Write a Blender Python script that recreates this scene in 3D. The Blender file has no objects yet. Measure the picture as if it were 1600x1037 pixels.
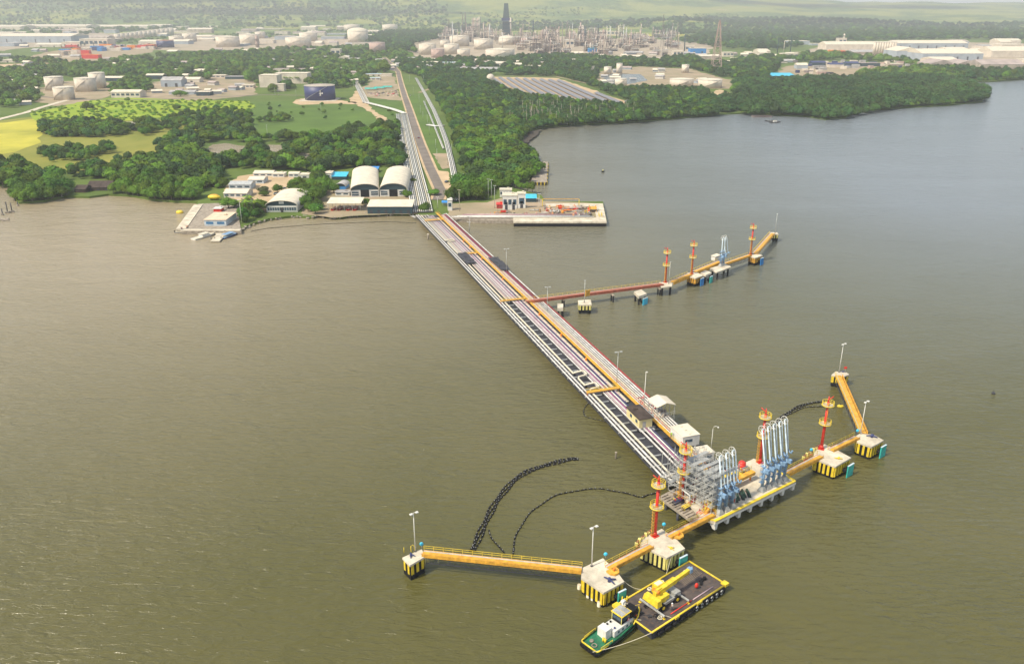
import bpy,math,random
from mathutils import Vector,Matrix,noise
from mathutils.geometry import tessellate_polygon
R=math.radians; rnd=random.Random(11)
S=bpy.context.scene; COL=S.collection
# ---------------- camera, sky, sun, exposure ----------------
F=1280.;P=math.atan(504/F);CH=120.
cam=bpy.data.cameras.new('camera');co=bpy.data.objects.new('camera',cam);COL.objects.link(co)
co.location=(0,0,CH);co.rotation_euler=(math.pi/2-P,0,0)
cam.sensor_width=36;cam.lens=36*F/1600;cam.clip_start=1;cam.clip_end=40000;S.camera=co
SUN_EL,SUN_AZ=R(50),R(238)      # azimuth clockwise from +Y
w=bpy.data.worlds.new('World');S.world=w;w.use_nodes=True
nt=w.node_tree;nt.nodes.clear()
sky=nt.nodes.new('ShaderNodeTexSky');sky.sky_type='NISHITA';sky.sun_disc=False
sky.sun_elevation=SUN_EL;sky.sun_rotation=SUN_AZ;sky.air_density=1.2;sky.dust_density=1.2;sky.ozone_density=1.0
bg=nt.nodes.new('ShaderNodeBackground');bg.inputs[1].default_value=.125
wo=nt.nodes.new('ShaderNodeOutputWorld')
# procedural cloud layer mixed over the sky
tc=nt.nodes.new('ShaderNodeTexCoord');mp=nt.nodes.new('ShaderNodeMapping');mp.inputs[3].default_value=(2.2,2.2,7)
nz=nt.nodes.new('ShaderNodeTexNoise');nz.inputs['Scale'].default_value=1.3;nz.inputs['Detail'].default_value=7
rp=nt.nodes.new('ShaderNodeValToRGB');rp.color_ramp.elements[0].position=.42;rp.color_ramp.elements[1].position=.66
mx=nt.nodes.new('ShaderNodeMixRGB');mx.inputs[2].default_value=(7.6,8.1,8.7,1)
L=nt.links.new
L(tc.outputs['Generated'],mp.inputs[0]);L(mp.outputs[0],nz.inputs['Vector']);L(nz.outputs[0],rp.inputs[0])
L(rp.outputs[0],mx.inputs[0]);L(sky.outputs[0],mx.inputs[1]);L(mx.outputs[0],bg.inputs[0]);L(bg.outputs[0],wo.inputs[0])
sl=bpy.data.lights.new('sun','SUN');sl.energy=4.7;sl.angle=R(5);sl.color=(1,.905,.72)
so=bpy.data.objects.new('sun',sl);COL.objects.link(so)
sd=Vector((math.sin(SUN_AZ)*math.cos(SUN_EL),math.cos(SUN_AZ)*math.cos(SUN_EL),math.sin(SUN_EL)))
so.rotation_euler=sd.to_track_quat('Z','Y').to_euler()
S.view_settings.view_transform='Standard';S.view_settings.look='None';S.view_settings.exposure=0.37;S.view_settings.gamma=1
S.cycles.volume_bounces=0
S.cycles.transparent_max_bounces=8
# ---------------- pixel -> world helpers ----------------
WZ=1.75      # still water level; heights below 3.5 m are given above the water, deck levels are absolute
def LV_(z): return z+WZ if z<3.5 else z
def G(px,py,z=0.):
    z=LV_(z)
    a=(px-800)/F;b=(518.5-py)/F
    dy=math.cos(P)+b*math.sin(P);dz=-math.sin(P)+b*math.cos(P);t=(z-CH)/dz
    return Vector((a*t,dy*t,z))
def PX(x,y,z):
    z-=CH;d=y*math.cos(P)-z*math.sin(P);u=y*math.sin(P)+z*math.cos(P)
    return (800+F*x/d,518.5-F*u/d)
def HT(px,py,pt,z=1.5):
    q=G(px,py,z);lo,hi=0,400
    for i in range(40):
        m=(lo+hi)/2
        if PX(q.x,q.y,q.z+m)[1]>pt: lo=m
        else: hi=m
    return lo
def inpoly(x,y,pl):
    c=False;j=len(pl)-1
    for i in range(len(pl)):
        xi,yi=pl[i];xj,yj=pl[j]
        if (yi>y)!=(yj>y) and x<(xj-xi)*(y-yi)/(yj-yi)+xi: c=not c
        j=i
    return c
# ---------------- materials ----------------
_M={}
def mat(name,col,rough=.7,metal=0,var=.18,scale=.6,col2=None,bump=0,stretch=None,objrand=0,detail=4,gen=False,streak=0):
    if name in _M: return _M[name]
    m=bpy.data.materials.new(name);m.use_nodes=True;n=m.node_tree;l=n.links.new
    b=n.nodes['Principled BSDF'];b.inputs['Roughness'].default_value=rough;b.inputs['Metallic'].default_value=metal
    if rough>=.74: b.inputs['Specular IOR Level'].default_value=.12
    g=n.nodes.new('ShaderNodeNewGeometry');mpn=n.nodes.new('ShaderNodeMapping')
    if stretch: mpn.inputs[3].default_value=stretch
    l(g.outputs['Position'],mpn.inputs[0])
    t=n.nodes.new('ShaderNodeTexNoise');t.inputs['Scale'].default_value=scale;t.inputs['Detail'].default_value=detail;t.inputs['Roughness'].default_value=.65
    l(mpn.outputs[0],t.inputs['Vector'])
    rr=n.nodes.new('ShaderNodeValToRGB');rr.color_ramp.elements[0].position=.35;rr.color_ramp.elements[1].position=.68
    c2=col2 or tuple(c*(1-var*1.6) for c in col);c1=tuple(min(1,c*(1+var*.3)) for c in col) if not col2 else col
    rr.color_ramp.elements[0].color=(*c2,1);rr.color_ramp.elements[1].color=(*c1,1)
    l(t.outputs[0],rr.inputs[0]);out=rr.outputs[0]
    if streak:
        t2=n.nodes.new('ShaderNodeTexNoise');t2.inputs['Scale'].default_value=scale*6;t2.inputs['Detail'].default_value=5
        m2=n.nodes.new('ShaderNodeMapping');m2.inputs[3].default_value=(1,1,.12);l(g.outputs['Position'],m2.inputs[0]);l(m2.outputs[0],t2.inputs['Vector'])
        r2=n.nodes.new('ShaderNodeValToRGB');r2.color_ramp.elements[0].position=.52;r2.color_ramp.elements[1].position=.75
        l(t2.outputs[0],r2.inputs[0]);mm=n.nodes.new('ShaderNodeMixRGB');ml=n.nodes.new('ShaderNodeMath');ml.operation='MULTIPLY';ml.inputs[1].default_value=streak
        l(r2.outputs[0],ml.inputs[0]);l(ml.outputs[0],mm.inputs[0]);l(out,mm.inputs[1]);mm.inputs[2].default_value=(.22,.12,.06,1);out=mm.outputs[0]
    if objrand:
        oi=n.nodes.new('ShaderNodeObjectInfo');hs=n.nodes.new('ShaderNodeHueSaturation')
        mr=n.nodes.new('ShaderNodeMapRange');mr.inputs[3].default_value=1-objrand;mr.inputs[4].default_value=1+objrand
        mh=n.nodes.new('ShaderNodeMapRange');mh.inputs[3].default_value=.5-.015;mh.inputs[4].default_value=.5+.025
        l(oi.outputs['Random'],mr.inputs[0]);l(mr.outputs[0],hs.inputs['Value']);l(oi.outputs['Random'],mh.inputs[0]);l(mh.outputs[0],hs.inputs['Hue'])
        l(out,hs.inputs['Color']);out=hs.outputs[0]
    l(out,b.inputs['Base Color'])
    if bump:
        bn=n.nodes.new('ShaderNodeBump');bn.inputs['Strength'].default_value=bump;bn.inputs['Distance'].default_value=.3
        l(t.outputs[0],bn.inputs['Height']);l(bn.outputs[0],b.inputs['Normal'])
    _M[name]=m;return m
conc=mat('concrete',(.62,.55,.43),.9,scale=.22,var=.24,streak=.28,detail=8)
concd=mat('weathered_concrete',(.36,.31,.25),.9,scale=.7,var=.3,streak=.4)
white=mat('white_paint',(.66,.64,.59),.5,scale=.8,var=.1,streak=.18)
cream=mat('cream_paint',(.62,.56,.43),.55,scale=.8,var=.14,streak=.2)
roofw=mat('pale_sheet_roof',(.64,.57,.45),.75,scale=.25,var=.12,streak=.1)
roofg=mat('grey_sheet_roof',(.42,.40,.38),.6,scale=.2,var=.25,streak=.25)
yellow=mat('yellow_paint',(.76,.55,.03),.55,scale=.9,var=.2,streak=.12)
pyel=mat('pale_yellow_paint',(.72,.64,.20),.6,scale=.9,var=.14,streak=.12)
orange=mat('orange_grating',(.74,.38,.04),.65,scale=.9,var=.26,streak=.3)
dorange=mat('deep_orange_paint',(.78,.24,.02),.55,scale=1.2,var=.15)
red=mat('red_paint',(.62,.03,.015),.5,scale=1,var=.15)
maroon=mat('maroon_paint',(.36,.05,.045),.6,scale=1,var=.25)
purple=mat('purple_pipe_paint',(.33,.10,.22),.5,scale=1,var=.2)
pwhite=mat('weathered_white_pipe',(.60,.58,.55),.5,scale=.35,var=.22,streak=.3)
pink=mat('faded_pink_pipe',(.50,.36,.38),.5,scale=1,var=.15)
black=mat('black_rubber',(.018,.018,.02),.8,scale=1,var=.3)
dark=mat('dark_steel',(.045,.045,.055),.7,scale=.8,var=.3)
brown=mat('rusty_brown_deck',(.12,.095,.082),.8,scale=.25,col2=(.04,.038,.042),bump=.1,detail=8,streak=.3)
grey=mat('grey_steel',(.42,.42,.40),.5,.2,scale=1,var=.25,streak=.2)
galv=mat('galvanised_steel',(.55,.55,.52),.45,.3,scale=1,var=.2)
lblue=mat('light_blue_paint',(.52,.62,.68),.45,scale=1,var=.12)
mblue=mat('steel_blue_paint',(.20,.33,.50),.5,scale=1,var=.2)
navy=mat('navy_paint',(.03,.04,.13),.5,scale=.2,var=.15)
blue=mat('blue_paint',(.03,.22,.55),.5,scale=.5,var=.15)
aqua=mat('turquoise_sheet',(.05,.46,.66),.5,scale=.3,var=.12)
teal=mat('teal_panel',(.04,.46,.40),.5,scale=.7,var=.2)
dgreen=mat('dark_green_paint',(.03,.08,.05),.6,scale=.8,var=.2)
green=mat('green_hull_paint',(.012,.16,.075),.5,scale=.5,var=.28,streak=.3)
glass=mat('window_glass',(.05,.09,.13),.15,scale=.3,var=.2)
bglass=mat('blue_window_glass',(.04,.16,.32),.15,scale=.3,var=.2)
wallp=mat('pale_wall',(.60,.56,.50),.8,scale=.3,var=.15,streak=.2)
yellwall=mat('yellow_wall',(.68,.58,.30),.8,scale=.5,var=.12,streak=.15)
tankw=mat('white_tank_paint',(.64,.56,.46),.75,scale=.08,var=.14,streak=.15)
tankp=mat('pink_tank_paint',(.48,.34,.29),.7,scale=.08,var=.2,streak=.2)
steelb=mat('weathered_process_steel',(.22,.18,.17),.7,.1,scale=.1,var=.4,streak=.3)
steelt=mat('tan_process_steel',(.46,.38,.31),.7,scale=.1,var=.3,streak=.3)
brick=mat('brown_roof',(.085,.065,.055),.9,scale=.5,var=.3)
rope=mat('pale_rope',(.62,.56,.42),.9,scale=2,var=.1)
asph=mat('asphalt_road',(.20,.17,.145),.9,scale=.1,var=.2,detail=8)
sand=mat('sand_ground',(.52,.38,.24),.95,scale=.05,col2=(.36,.27,.16),detail=8)
dirt=mat('bare_earth_ground',(.36,.27,.19),.95,scale=.03,col2=(.23,.20,.12),detail=9)
dirt2=mat('refinery_ground',(.42,.33,.25),.95,scale=.02,col2=(.26,.23,.16),detail=9)
meadow=mat('olive_meadow_grass',(.25,.235,.05),.95,scale=.02,col2=(.15,.17,.03),detail=10,stretch=(1,.5,1))
bright=mat('bright_green_grass',(.29,.35,.03),.95,scale=.03,col2=(.15,.24,.02),detail=10)
yelg=mat('yellow_grass_and_painted_sun',(.50,.44,.06),.95,scale=.012,col2=(.26,.26,.04),detail=9)  # yellow-green grass; doubles as painted sunlight on the left field
midg=mat('mid_green_grass',(.10,.165,.03),.95,scale=.02,col2=(.065,.11,.025),detail=10)
mud=mat('tidal_mud',(.085,.07,.055),.8,scale=.2,var=.3,detail=8)
rock=mat('pale_rock',(.36,.32,.26),.9,scale=.5,var=.35,detail=6)
ground=mat('green_scrub_ground',(.12,.165,.035),.95,scale=.012,col2=(.07,.11,.025),detail=12,bump=.3)
leaf=mat('broadleaf_foliage',(.125,.195,.018),.75,scale=.03,col2=(.042,.092,.012),detail=3,objrand=.36)
leafb=mat('light_scrub_foliage',(.20,.28,.025),.75,scale=.05,col2=(.12,.22,.02),detail=3,objrand=.2)
leafg=mat('grey_green_foliage',(.10,.12,.05),.75,scale=.05,col2=(.07,.09,.04),detail=3,objrand=.2)
bark=mat('grey_bark',(.22,.19,.15),.9,scale=2,var=.3)
skin=mat('skin',(.35,.2,.13),.6,var=.05);hivis=mat('hi_vis_green',(.35,.75,.05),.6,var=.05);hivo=mat('hi_vis_orange',(.9,.22,.02),.6,var=.05)
denim=mat('dark_clothing',(.04,.05,.09),.8,var=.1);helmw=mat('helmet_white',(.8,.8,.78),.4,var=.02)
KID={};EXC=[]
def exc(x0,x1,y0,y1): EXC.append((x0,x1,y0,y1))
leafd=mat('dark_mangrove_foliage',(.062,.112,.026),.75,scale=.02,col2=(.026,.058,.018),detail=3,objrand=.3)
leafm=mat('olive_foliage',(.15,.22,.03),.75,scale=.05,col2=(.07,.13,.02),detail=3,objrand=.25)
# ---------------- mesh builder ----------------
class MB:
    def __init__(s): s.v=[];s.f=[];s.m=[];s.s=[];s.mi=0;s.sm=False
    def add(s,vs,fs):
        o=len(s.v);s.v+=[tuple(p) for p in vs]
        for f in fs: s.f.append([i+o for i in f]);s.m.append(s.mi);s.s.append(s.sm)
        return s
    def box(s,x,y,z,sx,sy,sz,rz=0):          # centre x,y ; z = bottom
        c,n=math.cos(rz),math.sin(rz);vs=[]
        for zz in (z,z+sz):
            for a,b in ((-1,-1),(1,-1),(1,1),(-1,1)):
                dx,dy=a*sx/2,b*sy/2;vs.append((x+dx*c-dy*n,y+dx*n+dy*c,zz))
        return s.add(vs,[(0,3,2,1),(4,5,6,7),(0,1,5,4),(1,2,6,5),(2,3,7,6),(3,0,4,7)])
    def beam(s,p,q,w,h=None):                # box bar between two points (top-centred)
        p,q=Vector(p),Vector(q);h=h or w;d=(q-p);
        if d.length<1e-6: return s
        d.normalize();u=Vector((0,0,1)) if abs(d.z)<.95 else Vector((1,0,0));a=d.cross(u).normalized()*w/2;b=a.cross(d).normalized()*h/2
        vs=[e+i*a+j*b for e in (p,q) for i,j in ((-1,-1),(1,-1),(1,1),(-1,1))]
        return s.add(vs,[(0,3,2,1),(4,5,6,7),(0,1,5,4),(1,2,6,5),(2,3,7,6),(3,0,4,7)])
    def tube(s,pts,r,n=8,r1=None,closed=False,cap=True):
        pts=[Vector(p) for p in pts];N=len(pts);vs=[];r1=r if r1 is None else r1
        for i,p in enumerate(pts):
            a=pts[i-1] if (i or closed) else p;b=pts[(i+1)%N] if (i<N-1 or closed) else p
            d=(b-a).normalized();u=Vector((0,0,1)) if abs(d.z)<.9 else Vector((1,0,0))
            x=d.cross(u).normalized();y=x.cross(d);rr=r+(r1-r)*i/max(1,N-1)
            for k in range(n):
                t=2*math.pi*k/n;vs.append(p+x*rr*math.cos(t)+y*rr*math.sin(t))
        fs=[]
        for i in range(N if closed else N-1):
            j=(i+1)%N
            for k in range(n): fs.append((i*n+k,i*n+(k+1)%n,j*n+(k+1)%n,j*n+k))
        sm=s.sm;s.sm=n>5;s.add(vs,fs);s.sm=sm
        if cap and not closed:
            o=len(s.v)-N*n;s.f.append([o+k for k in range(n)][::-1]);s.f.append([o+(N-1)*n+k for k in range(n)]);s.m+=[s.mi]*2;s.s+=[False]*2
        return s
    def cyl(s,x,y,z0,z1,r,r1=None,n=12):
        return s.tube([(x,y,z0),(x,y,z1)],r,n,r1)
    def prism(s,pl,z0,z1):
        n=len(pl);a=sum(pl[i][0]*pl[(i+1)%n][1]-pl[(i+1)%n][0]*pl[i][1] for i in range(n))
        if a<0: pl=pl[::-1]
        vs=[(p[0],p[1],z0) for p in pl]+[(p[0],p[1],z1) for p in pl]
        fs=[tuple(range(n))[::-1],tuple(range(n,2*n))]+[(i,(i+1)%n,n+(i+1)%n,n+i) for i in range(n)]
        return s.add(vs,fs)
    def sph(s,c,rx,ry=None,rz=None,n=10,m=6,half=False,jit=0):
        ry=ry or rx;rz=rz or rx;vs=[];fs=[]
        for i in range(m+1):
            ph=(math.pi/2 if half else math.pi)*i/m
            for k in range(n):
                t=2*math.pi*k/n;q=1+(rnd.uniform(-jit,jit) if jit else 0)
                vs.append((c[0]+rx*q*math.sin(ph)*math.cos(t),c[1]+ry*q*math.sin(ph)*math.sin(t),c[2]+rz*q*math.cos(ph)))
        for i in range(m):
            for k in range(n): fs.append((i*n+k,(i+1)*n+k,(i+1)*n+(k+1)%n,i*n+(k+1)%n))
        sm=s.sm;s.sm=True;s.add(vs,fs);s.sm=sm;return s
    def ring(s,x,y,z,r,t,n=16,tn=5): return s.tube([(x+r*math.cos(2*math.pi*i/n),y+r*math.sin(2*math.pi*i/n),z) for i in range(n)],t,tn,closed=True)
    def rail(s,p,q,h=1.05,step=2.,t=.05):   # handrail: posts and two rails
        p,q=Vector(p),Vector(q);n=max(1,round((q-p).length/step))
        for i in range(n+1):
            a=p.lerp(q,i/n);s.beam(a,a+Vector((0,0,h)),t)
        for k in (.5,1): s.beam(p+Vector((0,0,h*k)),q+Vector((0,0,h*k)),t)
        return s
    def build(s,name,m,parent=None,org=None,loc=None):
        me=bpy.data.meshes.new(name)
        o3=Vector(org) if org is not None else None
        vs=[tuple(Vector(v)-o3) for v in s.v] if o3 is not None else s.v
        me.from_pydata(vs,[],s.f);me.update()
        for q in (m if isinstance(m,(list,tuple)) else [m]): me.materials.append(q)
        me.polygons.foreach_set('material_index',s.m);me.polygons.foreach_set('use_smooth',s.s)
        o=bpy.data.objects.new(name,me);COL.objects.link(o)
        if parent: o.parent=parent;KID.setdefault(parent.name,[]).append(o)
        if loc is not None: o.location=loc
        return o
def tag(o,label=None,cat=None,group=None,kind=None):
    if label:o['label']=label
    if cat:o['category']=cat
    if group:o['group']=group
    if kind:o['kind']=kind
    return o
def T(name,label,cat,loc=(0,0,0),rz=0,group=None,sc=1):
    o=bpy.data.objects.new(name,None);COL.objects.link(o);o.empty_display_size=.5;o.location=loc;o.rotation_euler=(0,0,rz);o.scale=(sc,sc,sc)
    return tag(o,label,cat,group)
def one(mb,name,m,label,cat,org,group=None,kind=None):      # single-mesh thing in world coordinates
    return tag(mb.build(name,m,None,org,org),label,cat,group,kind)
def copy_tree(o,parent=None,loc=None,rz=None,label=None,group=None):
    c=o.copy();COL.objects.link(c)
    if parent:c.parent=parent;KID.setdefault(parent.name,[]).append(c)
    if loc is not None:c.location=loc
    if rz is not None:c.rotation_euler=(0,0,rz)
    if label:c['label']=label
    if group:c['group']=group
    for ch in KID.get(o.name,[]): copy_tree(ch,c)
    return c
def structure(mb,name,m): return tag(mb.build(name,m),kind='structure')
def sheet(name,pts,z,m,amp=0,step=0,seed=0,skirt=None):
    """flat sheet from world outline; edges subdivided and roughened"""
    z=LV_(z);pl=[Vector((p[0],p[1],0)) for p in pts]
    if step:
        q=[]
        for i,a in enumerate(pl):
            b=pl[(i+1)%len(pl)];n=max(1,min(60,int((b-a).length/step)))
            for k in range(n):
                c=a.lerp(b,k/n);d=noise.noise_vector(Vector((c.x*.9/step,c.y*.9/step,seed)));q.append(c+Vector((d.x,d.y,0))*amp*2)
        pl=q
    tri=tessellate_polygon([pl]);mb=MB();fs=[]
    for t in tri:
        a,b,c=[pl[i] for i in t]
        fs.append(t if (b-a).cross(c-a).z>0 else t[::-1])
    mb.add([(p.x,p.y,z) for p in pl],fs)
    if skirt is not None:
        n=len(pl);o=len(mb.v);mb.v+=[(p.x,p.y,skirt) for p in pl]
        ar=sum(pl[i].x*pl[(i+1)%n].y-pl[(i+1)%n].x*pl[i].y for i in range(n))
        for i in range(n):
            j=(i+1)%n;f=[i,j,o+j,o+i];f=f[::-1] if ar>0 else f
            mb.f.append(f);mb.m.append(0);mb.s.append(False)
    return structure(mb,name,m)
def psheet(name,px,z,m,amp=2,step=6,seed=0): return sheet(name,[G(x,y,z) for x,y in px],z,m,amp,step,seed)
# ================= THE SETTING =================
def watermat():
    m=bpy.data.materials.new('murky_water');m.use_nodes=True;n=m.node_tree;l=n.links.new
    b=n.nodes['Principled BSDF'];b.inputs['Roughness'].default_value=.18;b.inputs['Specular IOR Level'].default_value=.6;b.inputs['IOR'].default_value=1.33
    g=n.nodes.new('ShaderNodeNewGeometry')
    def N(sc,det,st,rot=0,rough=.55):
        mp=n.nodes.new('ShaderNodeMapping');mp.inputs[3].default_value=st;mp.inputs[2].default_value=(0,0,rot);l(g.outputs['Position'],mp.inputs[0])
        t=n.nodes.new('ShaderNodeTexNoise');t.inputs['Scale'].default_value=sc;t.inputs['Detail'].default_value=det;t.inputs['Roughness'].default_value=rough
        t.inputs['Distortion'].default_value=.6
        l(mp.outputs[0],t.inputs['Vector']);return t.outputs[0]
    big=N(.006,4,(1,.7,1),.4)
    r=n.nodes.new('ShaderNodeValToRGB');r.color_ramp.elements[0].position=.35;r.color_ramp.elements[1].position=.7
    r.color_ramp.elements[0].color=(.074,.070,.018,1);r.color_ramp.elements[1].color=(.102,.090,.030,1)
    l(big,r.inputs[0])
    # siltier, browner water to the west; lighter tone also paints in sky sheen
    sx=n.nodes.new('ShaderNodeSeparateXYZ');l(g.outputs['Position'],sx.inputs[0])
    mr=n.nodes.new('ShaderNodeMapRange');mr.inputs[1].default_value=120;mr.inputs[2].default_value=-180;mr.inputs[3].default_value=0;mr.inputs[4].default_value=.8
    l(sx.outputs[0],mr.inputs[0])
    my=n.nodes.new('ShaderNodeMapRange');my.inputs[1].default_value=150;my.inputs[2].default_value=420;l(sx.outputs[1],my.inputs[0])
    mu=n.nodes.new('ShaderNodeMath');mu.operation='MULTIPLY';l(mr.outputs[0],mu.inputs[0]);l(my.outputs[0],mu.inputs[1])
    mx=n.nodes.new('ShaderNodeMixRGB');l(mu.outputs[0],mx.inputs[0]);l(r.outputs[0],mx.inputs[1]);mx.inputs[2].default_value=(.35,.285,.19,1)
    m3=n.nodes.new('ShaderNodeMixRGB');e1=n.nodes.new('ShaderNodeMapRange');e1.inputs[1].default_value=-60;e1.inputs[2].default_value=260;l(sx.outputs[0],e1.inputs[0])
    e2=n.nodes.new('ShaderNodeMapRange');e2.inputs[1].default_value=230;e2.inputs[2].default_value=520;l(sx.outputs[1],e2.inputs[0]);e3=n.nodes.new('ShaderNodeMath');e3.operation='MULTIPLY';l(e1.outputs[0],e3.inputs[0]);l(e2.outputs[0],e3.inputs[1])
    l(e3.outputs[0],m3.inputs[0]);l(mx.outputs[0],m3.inputs[1]);m3.inputs[2].default_value=(.155,.175,.19,1);l(m3.outputs[0],b.inputs['Base Color'])  # blue-grey far bay: sky reflection painted into the water colour
    a=N(.62,4,(.42,1.2,1),.1,.6);c=N(.085,3,(.6,1.2,1),-.2)
    def mul(x,k):
        q=n.nodes.new('ShaderNodeMath');q.operation='MULTIPLY';l(x,q.inputs[0]);q.inputs[1].default_value=k;return q.outputs[0]
    s=n.nodes.new('ShaderNodeMath');s.operation='ADD';l(mul(a,.85),s.inputs[0]);l(mul(c,1.5),s.inputs[1])
    bn=n.nodes.new('ShaderNodeBump');bn.inputs['Distance'].default_value=1.05
    wp=N(.011,4,(.5,1.3,1),.5);wr=n.nodes.new('ShaderNodeMapRange');wr.inputs[1].default_value=.35;wr.inputs[2].default_value=.65;wr.inputs[3].default_value=.6;wr.inputs[4].default_value=1.0;l(wp,wr.inputs[0]);l(wr.outputs[0],bn.inputs['Strength']);l(s.outputs[0],bn.inputs['Height']);l(bn.outputs[0],b.inputs['Normal'])
    return m
WATER=watermat()
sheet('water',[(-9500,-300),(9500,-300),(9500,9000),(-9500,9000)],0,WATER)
shore=[(-900,282),(-400,284),(-100,287),(0,291),(16,294),(27,303),(24,313),(30,319),(70,316),(100,309),(140,310),(170,306),(205,308),(240,314),(275,317),(310,318),(284,356),(282,362),(376,362),(384,357),(395,352),(420,345),(460,340),(490,342),(500,337),(512,341),(530,343),(545,340),(572,337),(600,337),(652,337),(662,341),(712,341),(760,344),(800,344),(804,347),(948,347),(942,318),(852,318),(846,308),(800,296),(806,286),(826,284),(836,270),(834,248),(815,237),(806,228),(818,214),(828,206),(850,200),(900,196),(950,194),(1000,191),(1050,187),(1080,184),(1120,180),(1165,178),(1210,181),(1260,183),(1290,188),(1320,185),(1340,175),(1400,170),(1480,166),(1535,160),(1542,146),(1510,130),(1560,128),(1600,125),(1750,121),(2000,119)]
W=[G(x,y,0) for x,y in shore]
# far ground beyond the shore: gentle rise into hills (one sheet, heights from noise)
land=sheet('land',[(-9400,W[0].y)]+[(p.x,p.y) for p in W]+[(9400,W[-1].y+900),(9400,6200),(-9400,6200)],1.4,ground,skirt=-1)
def hillh(x,y):
    d=max(0,min(1,(y-5200)/6000));d=d*d*(3-2*d)
    px=x/y*F*.93+800                      # bearing of the ridge
    k=max(0,min(1,(px-820)/420));k=k*k*(3-2*k)
    top=430*(1-k)+(190-(px-1240)*.06 if px>1240 else 205)*k
    f=noise.fractal(Vector((x/1900,y/1900,3)),1,2,6)*.5
    f2=noise.fractal(Vector((x/4200,y/5200,9)),1,2,4)
    h=d*top*(1+f*.42*(1-.55*k)+f2*.25*(1-.7*k))
    low=max(0,min(1,(y-4300)/1300))*22*max(0,noise.noise(Vector((x/600,y/700,1)))+.15)
    mnd=math.exp(-((x-1050)/380)**2-((y-5400)/420)**2)*50+math.exp(-((x-2100)/700)**2-((y-6000)/500)**2)*34
    return 1.2+WZ+h+low+mnd
mb=MB();nx,ny=150,90
for j in range(ny+1):
    y=4300+(13500-4300)*(j/ny)**1.25
    for i in range(nx+1):
        x=(-1+2*i/nx)*9300;mb.v.append((x,y,hillh(x,y)+(-1.5 if j==0 else 0)))
for j in range(ny):
    for i in range(nx):
        a=j*(nx+1)+i;mb.f.append([a,a+1,a+nx+2,a+nx+1]);mb.m.append(0);mb.s.append(True)
def hillmat():
    m=bpy.data.materials.new('wooded_hill_cover');m.use_nodes=True;n=m.node_tree;l=n.links.new;b=n.nodes['Principled BSDF'];b.inputs['Roughness'].default_value=1;b.inputs['Specular IOR Level'].default_value=.1
    g=n.nodes.new('ShaderNodeNewGeometry')
    def ramp(sc,det,p0,p1,c0,c1):
        t=n.nodes.new('ShaderNodeTexNoise');t.inputs['Scale'].default_value=sc;t.inputs['Detail'].default_value=det;t.inputs['Roughness'].default_value=.6;l(g.outputs['Position'],t.inputs['Vector'])
        r=n.nodes.new('ShaderNodeValToRGB');r.color_ramp.elements[0].position=p0;r.color_ramp.elements[1].position=p1;r.color_ramp.elements[0].color=(*c0,1);r.color_ramp.elements[1].color=(*c1,1);l(t.outputs[0],r.inputs[0]);return r.outputs[0],t.outputs[0]
    a,_=ramp(.02,8,.38,.62,(.045,.095,.022),(.15,.215,.05))
    f,_=ramp(.0016,6,.46,.56,(0,0,0),(1,1,1))
    s,_=ramp(.004,8,.64,.72,(0,0,0),(1,1,1))
    m1=n.nodes.new('ShaderNodeMixRGB');l(f,m1.inputs[0]);l(a,m1.inputs[1]);m1.inputs[2].default_value=(.25,.27,.06,1)
    m2=n.nodes.new('ShaderNodeMixRGB');l(s,m2.inputs[0]);l(m1.outputs[0],m2.inputs[1]);m2.inputs[2].default_value=(.42,.33,.18,1)
    l(m2.outputs[0],b.inputs['Base Color'])
    t=n.nodes.new('ShaderNodeTexNoise');t.inputs['Scale'].default_value=.03;t.inputs['Detail'].default_value=6;l(g.outputs['Position'],t.inputs['Vector'])
    bn=n.nodes.new('ShaderNodeBump');bn.inputs['Distance'].default_value=22;l(t.outputs[0],bn.inputs['Height']);l(bn.outputs[0],b.inputs['Normal'])
    return m
structure(mb,'hills',hillmat())
# ground cover patches (each a little above the last)
psheet('meadow',[(-120,215),(0,188),(60,182),(180,188),(300,186),(340,200),(330,215),(250,232),(235,262),(200,268),(130,272),(95,268),(0,258),(-120,262)],1.46,meadow,4,14,1)
psheet('bright_field',[(48,178),(120,160),(190,152),(300,157),(390,158),(400,168),(370,176),(300,178),(250,184),(180,190),(100,196),(52,190)],1.52,bright,4,14,2)  # lime grass, its colour brightened to paint in sunlight
psheet('painted_sunlit_field',[(-140,232),(-140,196),(10,192),(50,186),(75,200),(60,212),(62,224),(30,236),(0,240)],1.58,yelg,4,16,3)  # patch of sunlight painted as a yellower grass colour
psheet('grass_plain',[(395,160),(440,158),(560,160),(590,176),(615,190),(600,200),(520,208),(440,212),(395,206),(380,185)],1.46,midg,4,12,4)
psheet('roadside_grass',[(640,150),(655,145),(690,190),(712,240),(708,272),(690,285),(672,250),(655,210),(642,175)],1.46,midg,2,8,5)
psheet('roadside_grass',[(560,130),(600,128),(628,165),(632,182),(600,190),(570,172),(552,150)],1.5,midg,2,8,6)
psheet('refinery_yard',[(655,104),(690,98),(800,92),(900,96),(1060,92),(1110,84),(1120,70),(1030,62),(840,58),(700,58),(640,66),(600,80),(640,92)],1.5,dirt2,20,60,7)
psheet('tank_farm_ground',[(240,78),(330,80),(450,78),(520,72),(560,70),(560,60),(420,58),(300,62),(240,68)],1.5,dirt2,15,50,8)
psheet('container_yard',[(40,96),(130,98),(240,82),(250,76),(170,70),(60,82)],1.5,dirt,14,50,9)
psheet('bare_field',[(-40,112),(40,110),(95,104),(80,98),(0,101),(-40,104)],1.54,sand,14,50,10)
psheet('tank_yard',[(60,160),(70,130),(150,124),(175,130),(170,150),(120,162),(85,166)],1.5,dirt,6,20,11)
psheet('works_yard',[(210,160),(240,128),(330,118),(400,125),(400,148),(330,156),(250,160)],1.5,dirt,6,20,12)
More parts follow.
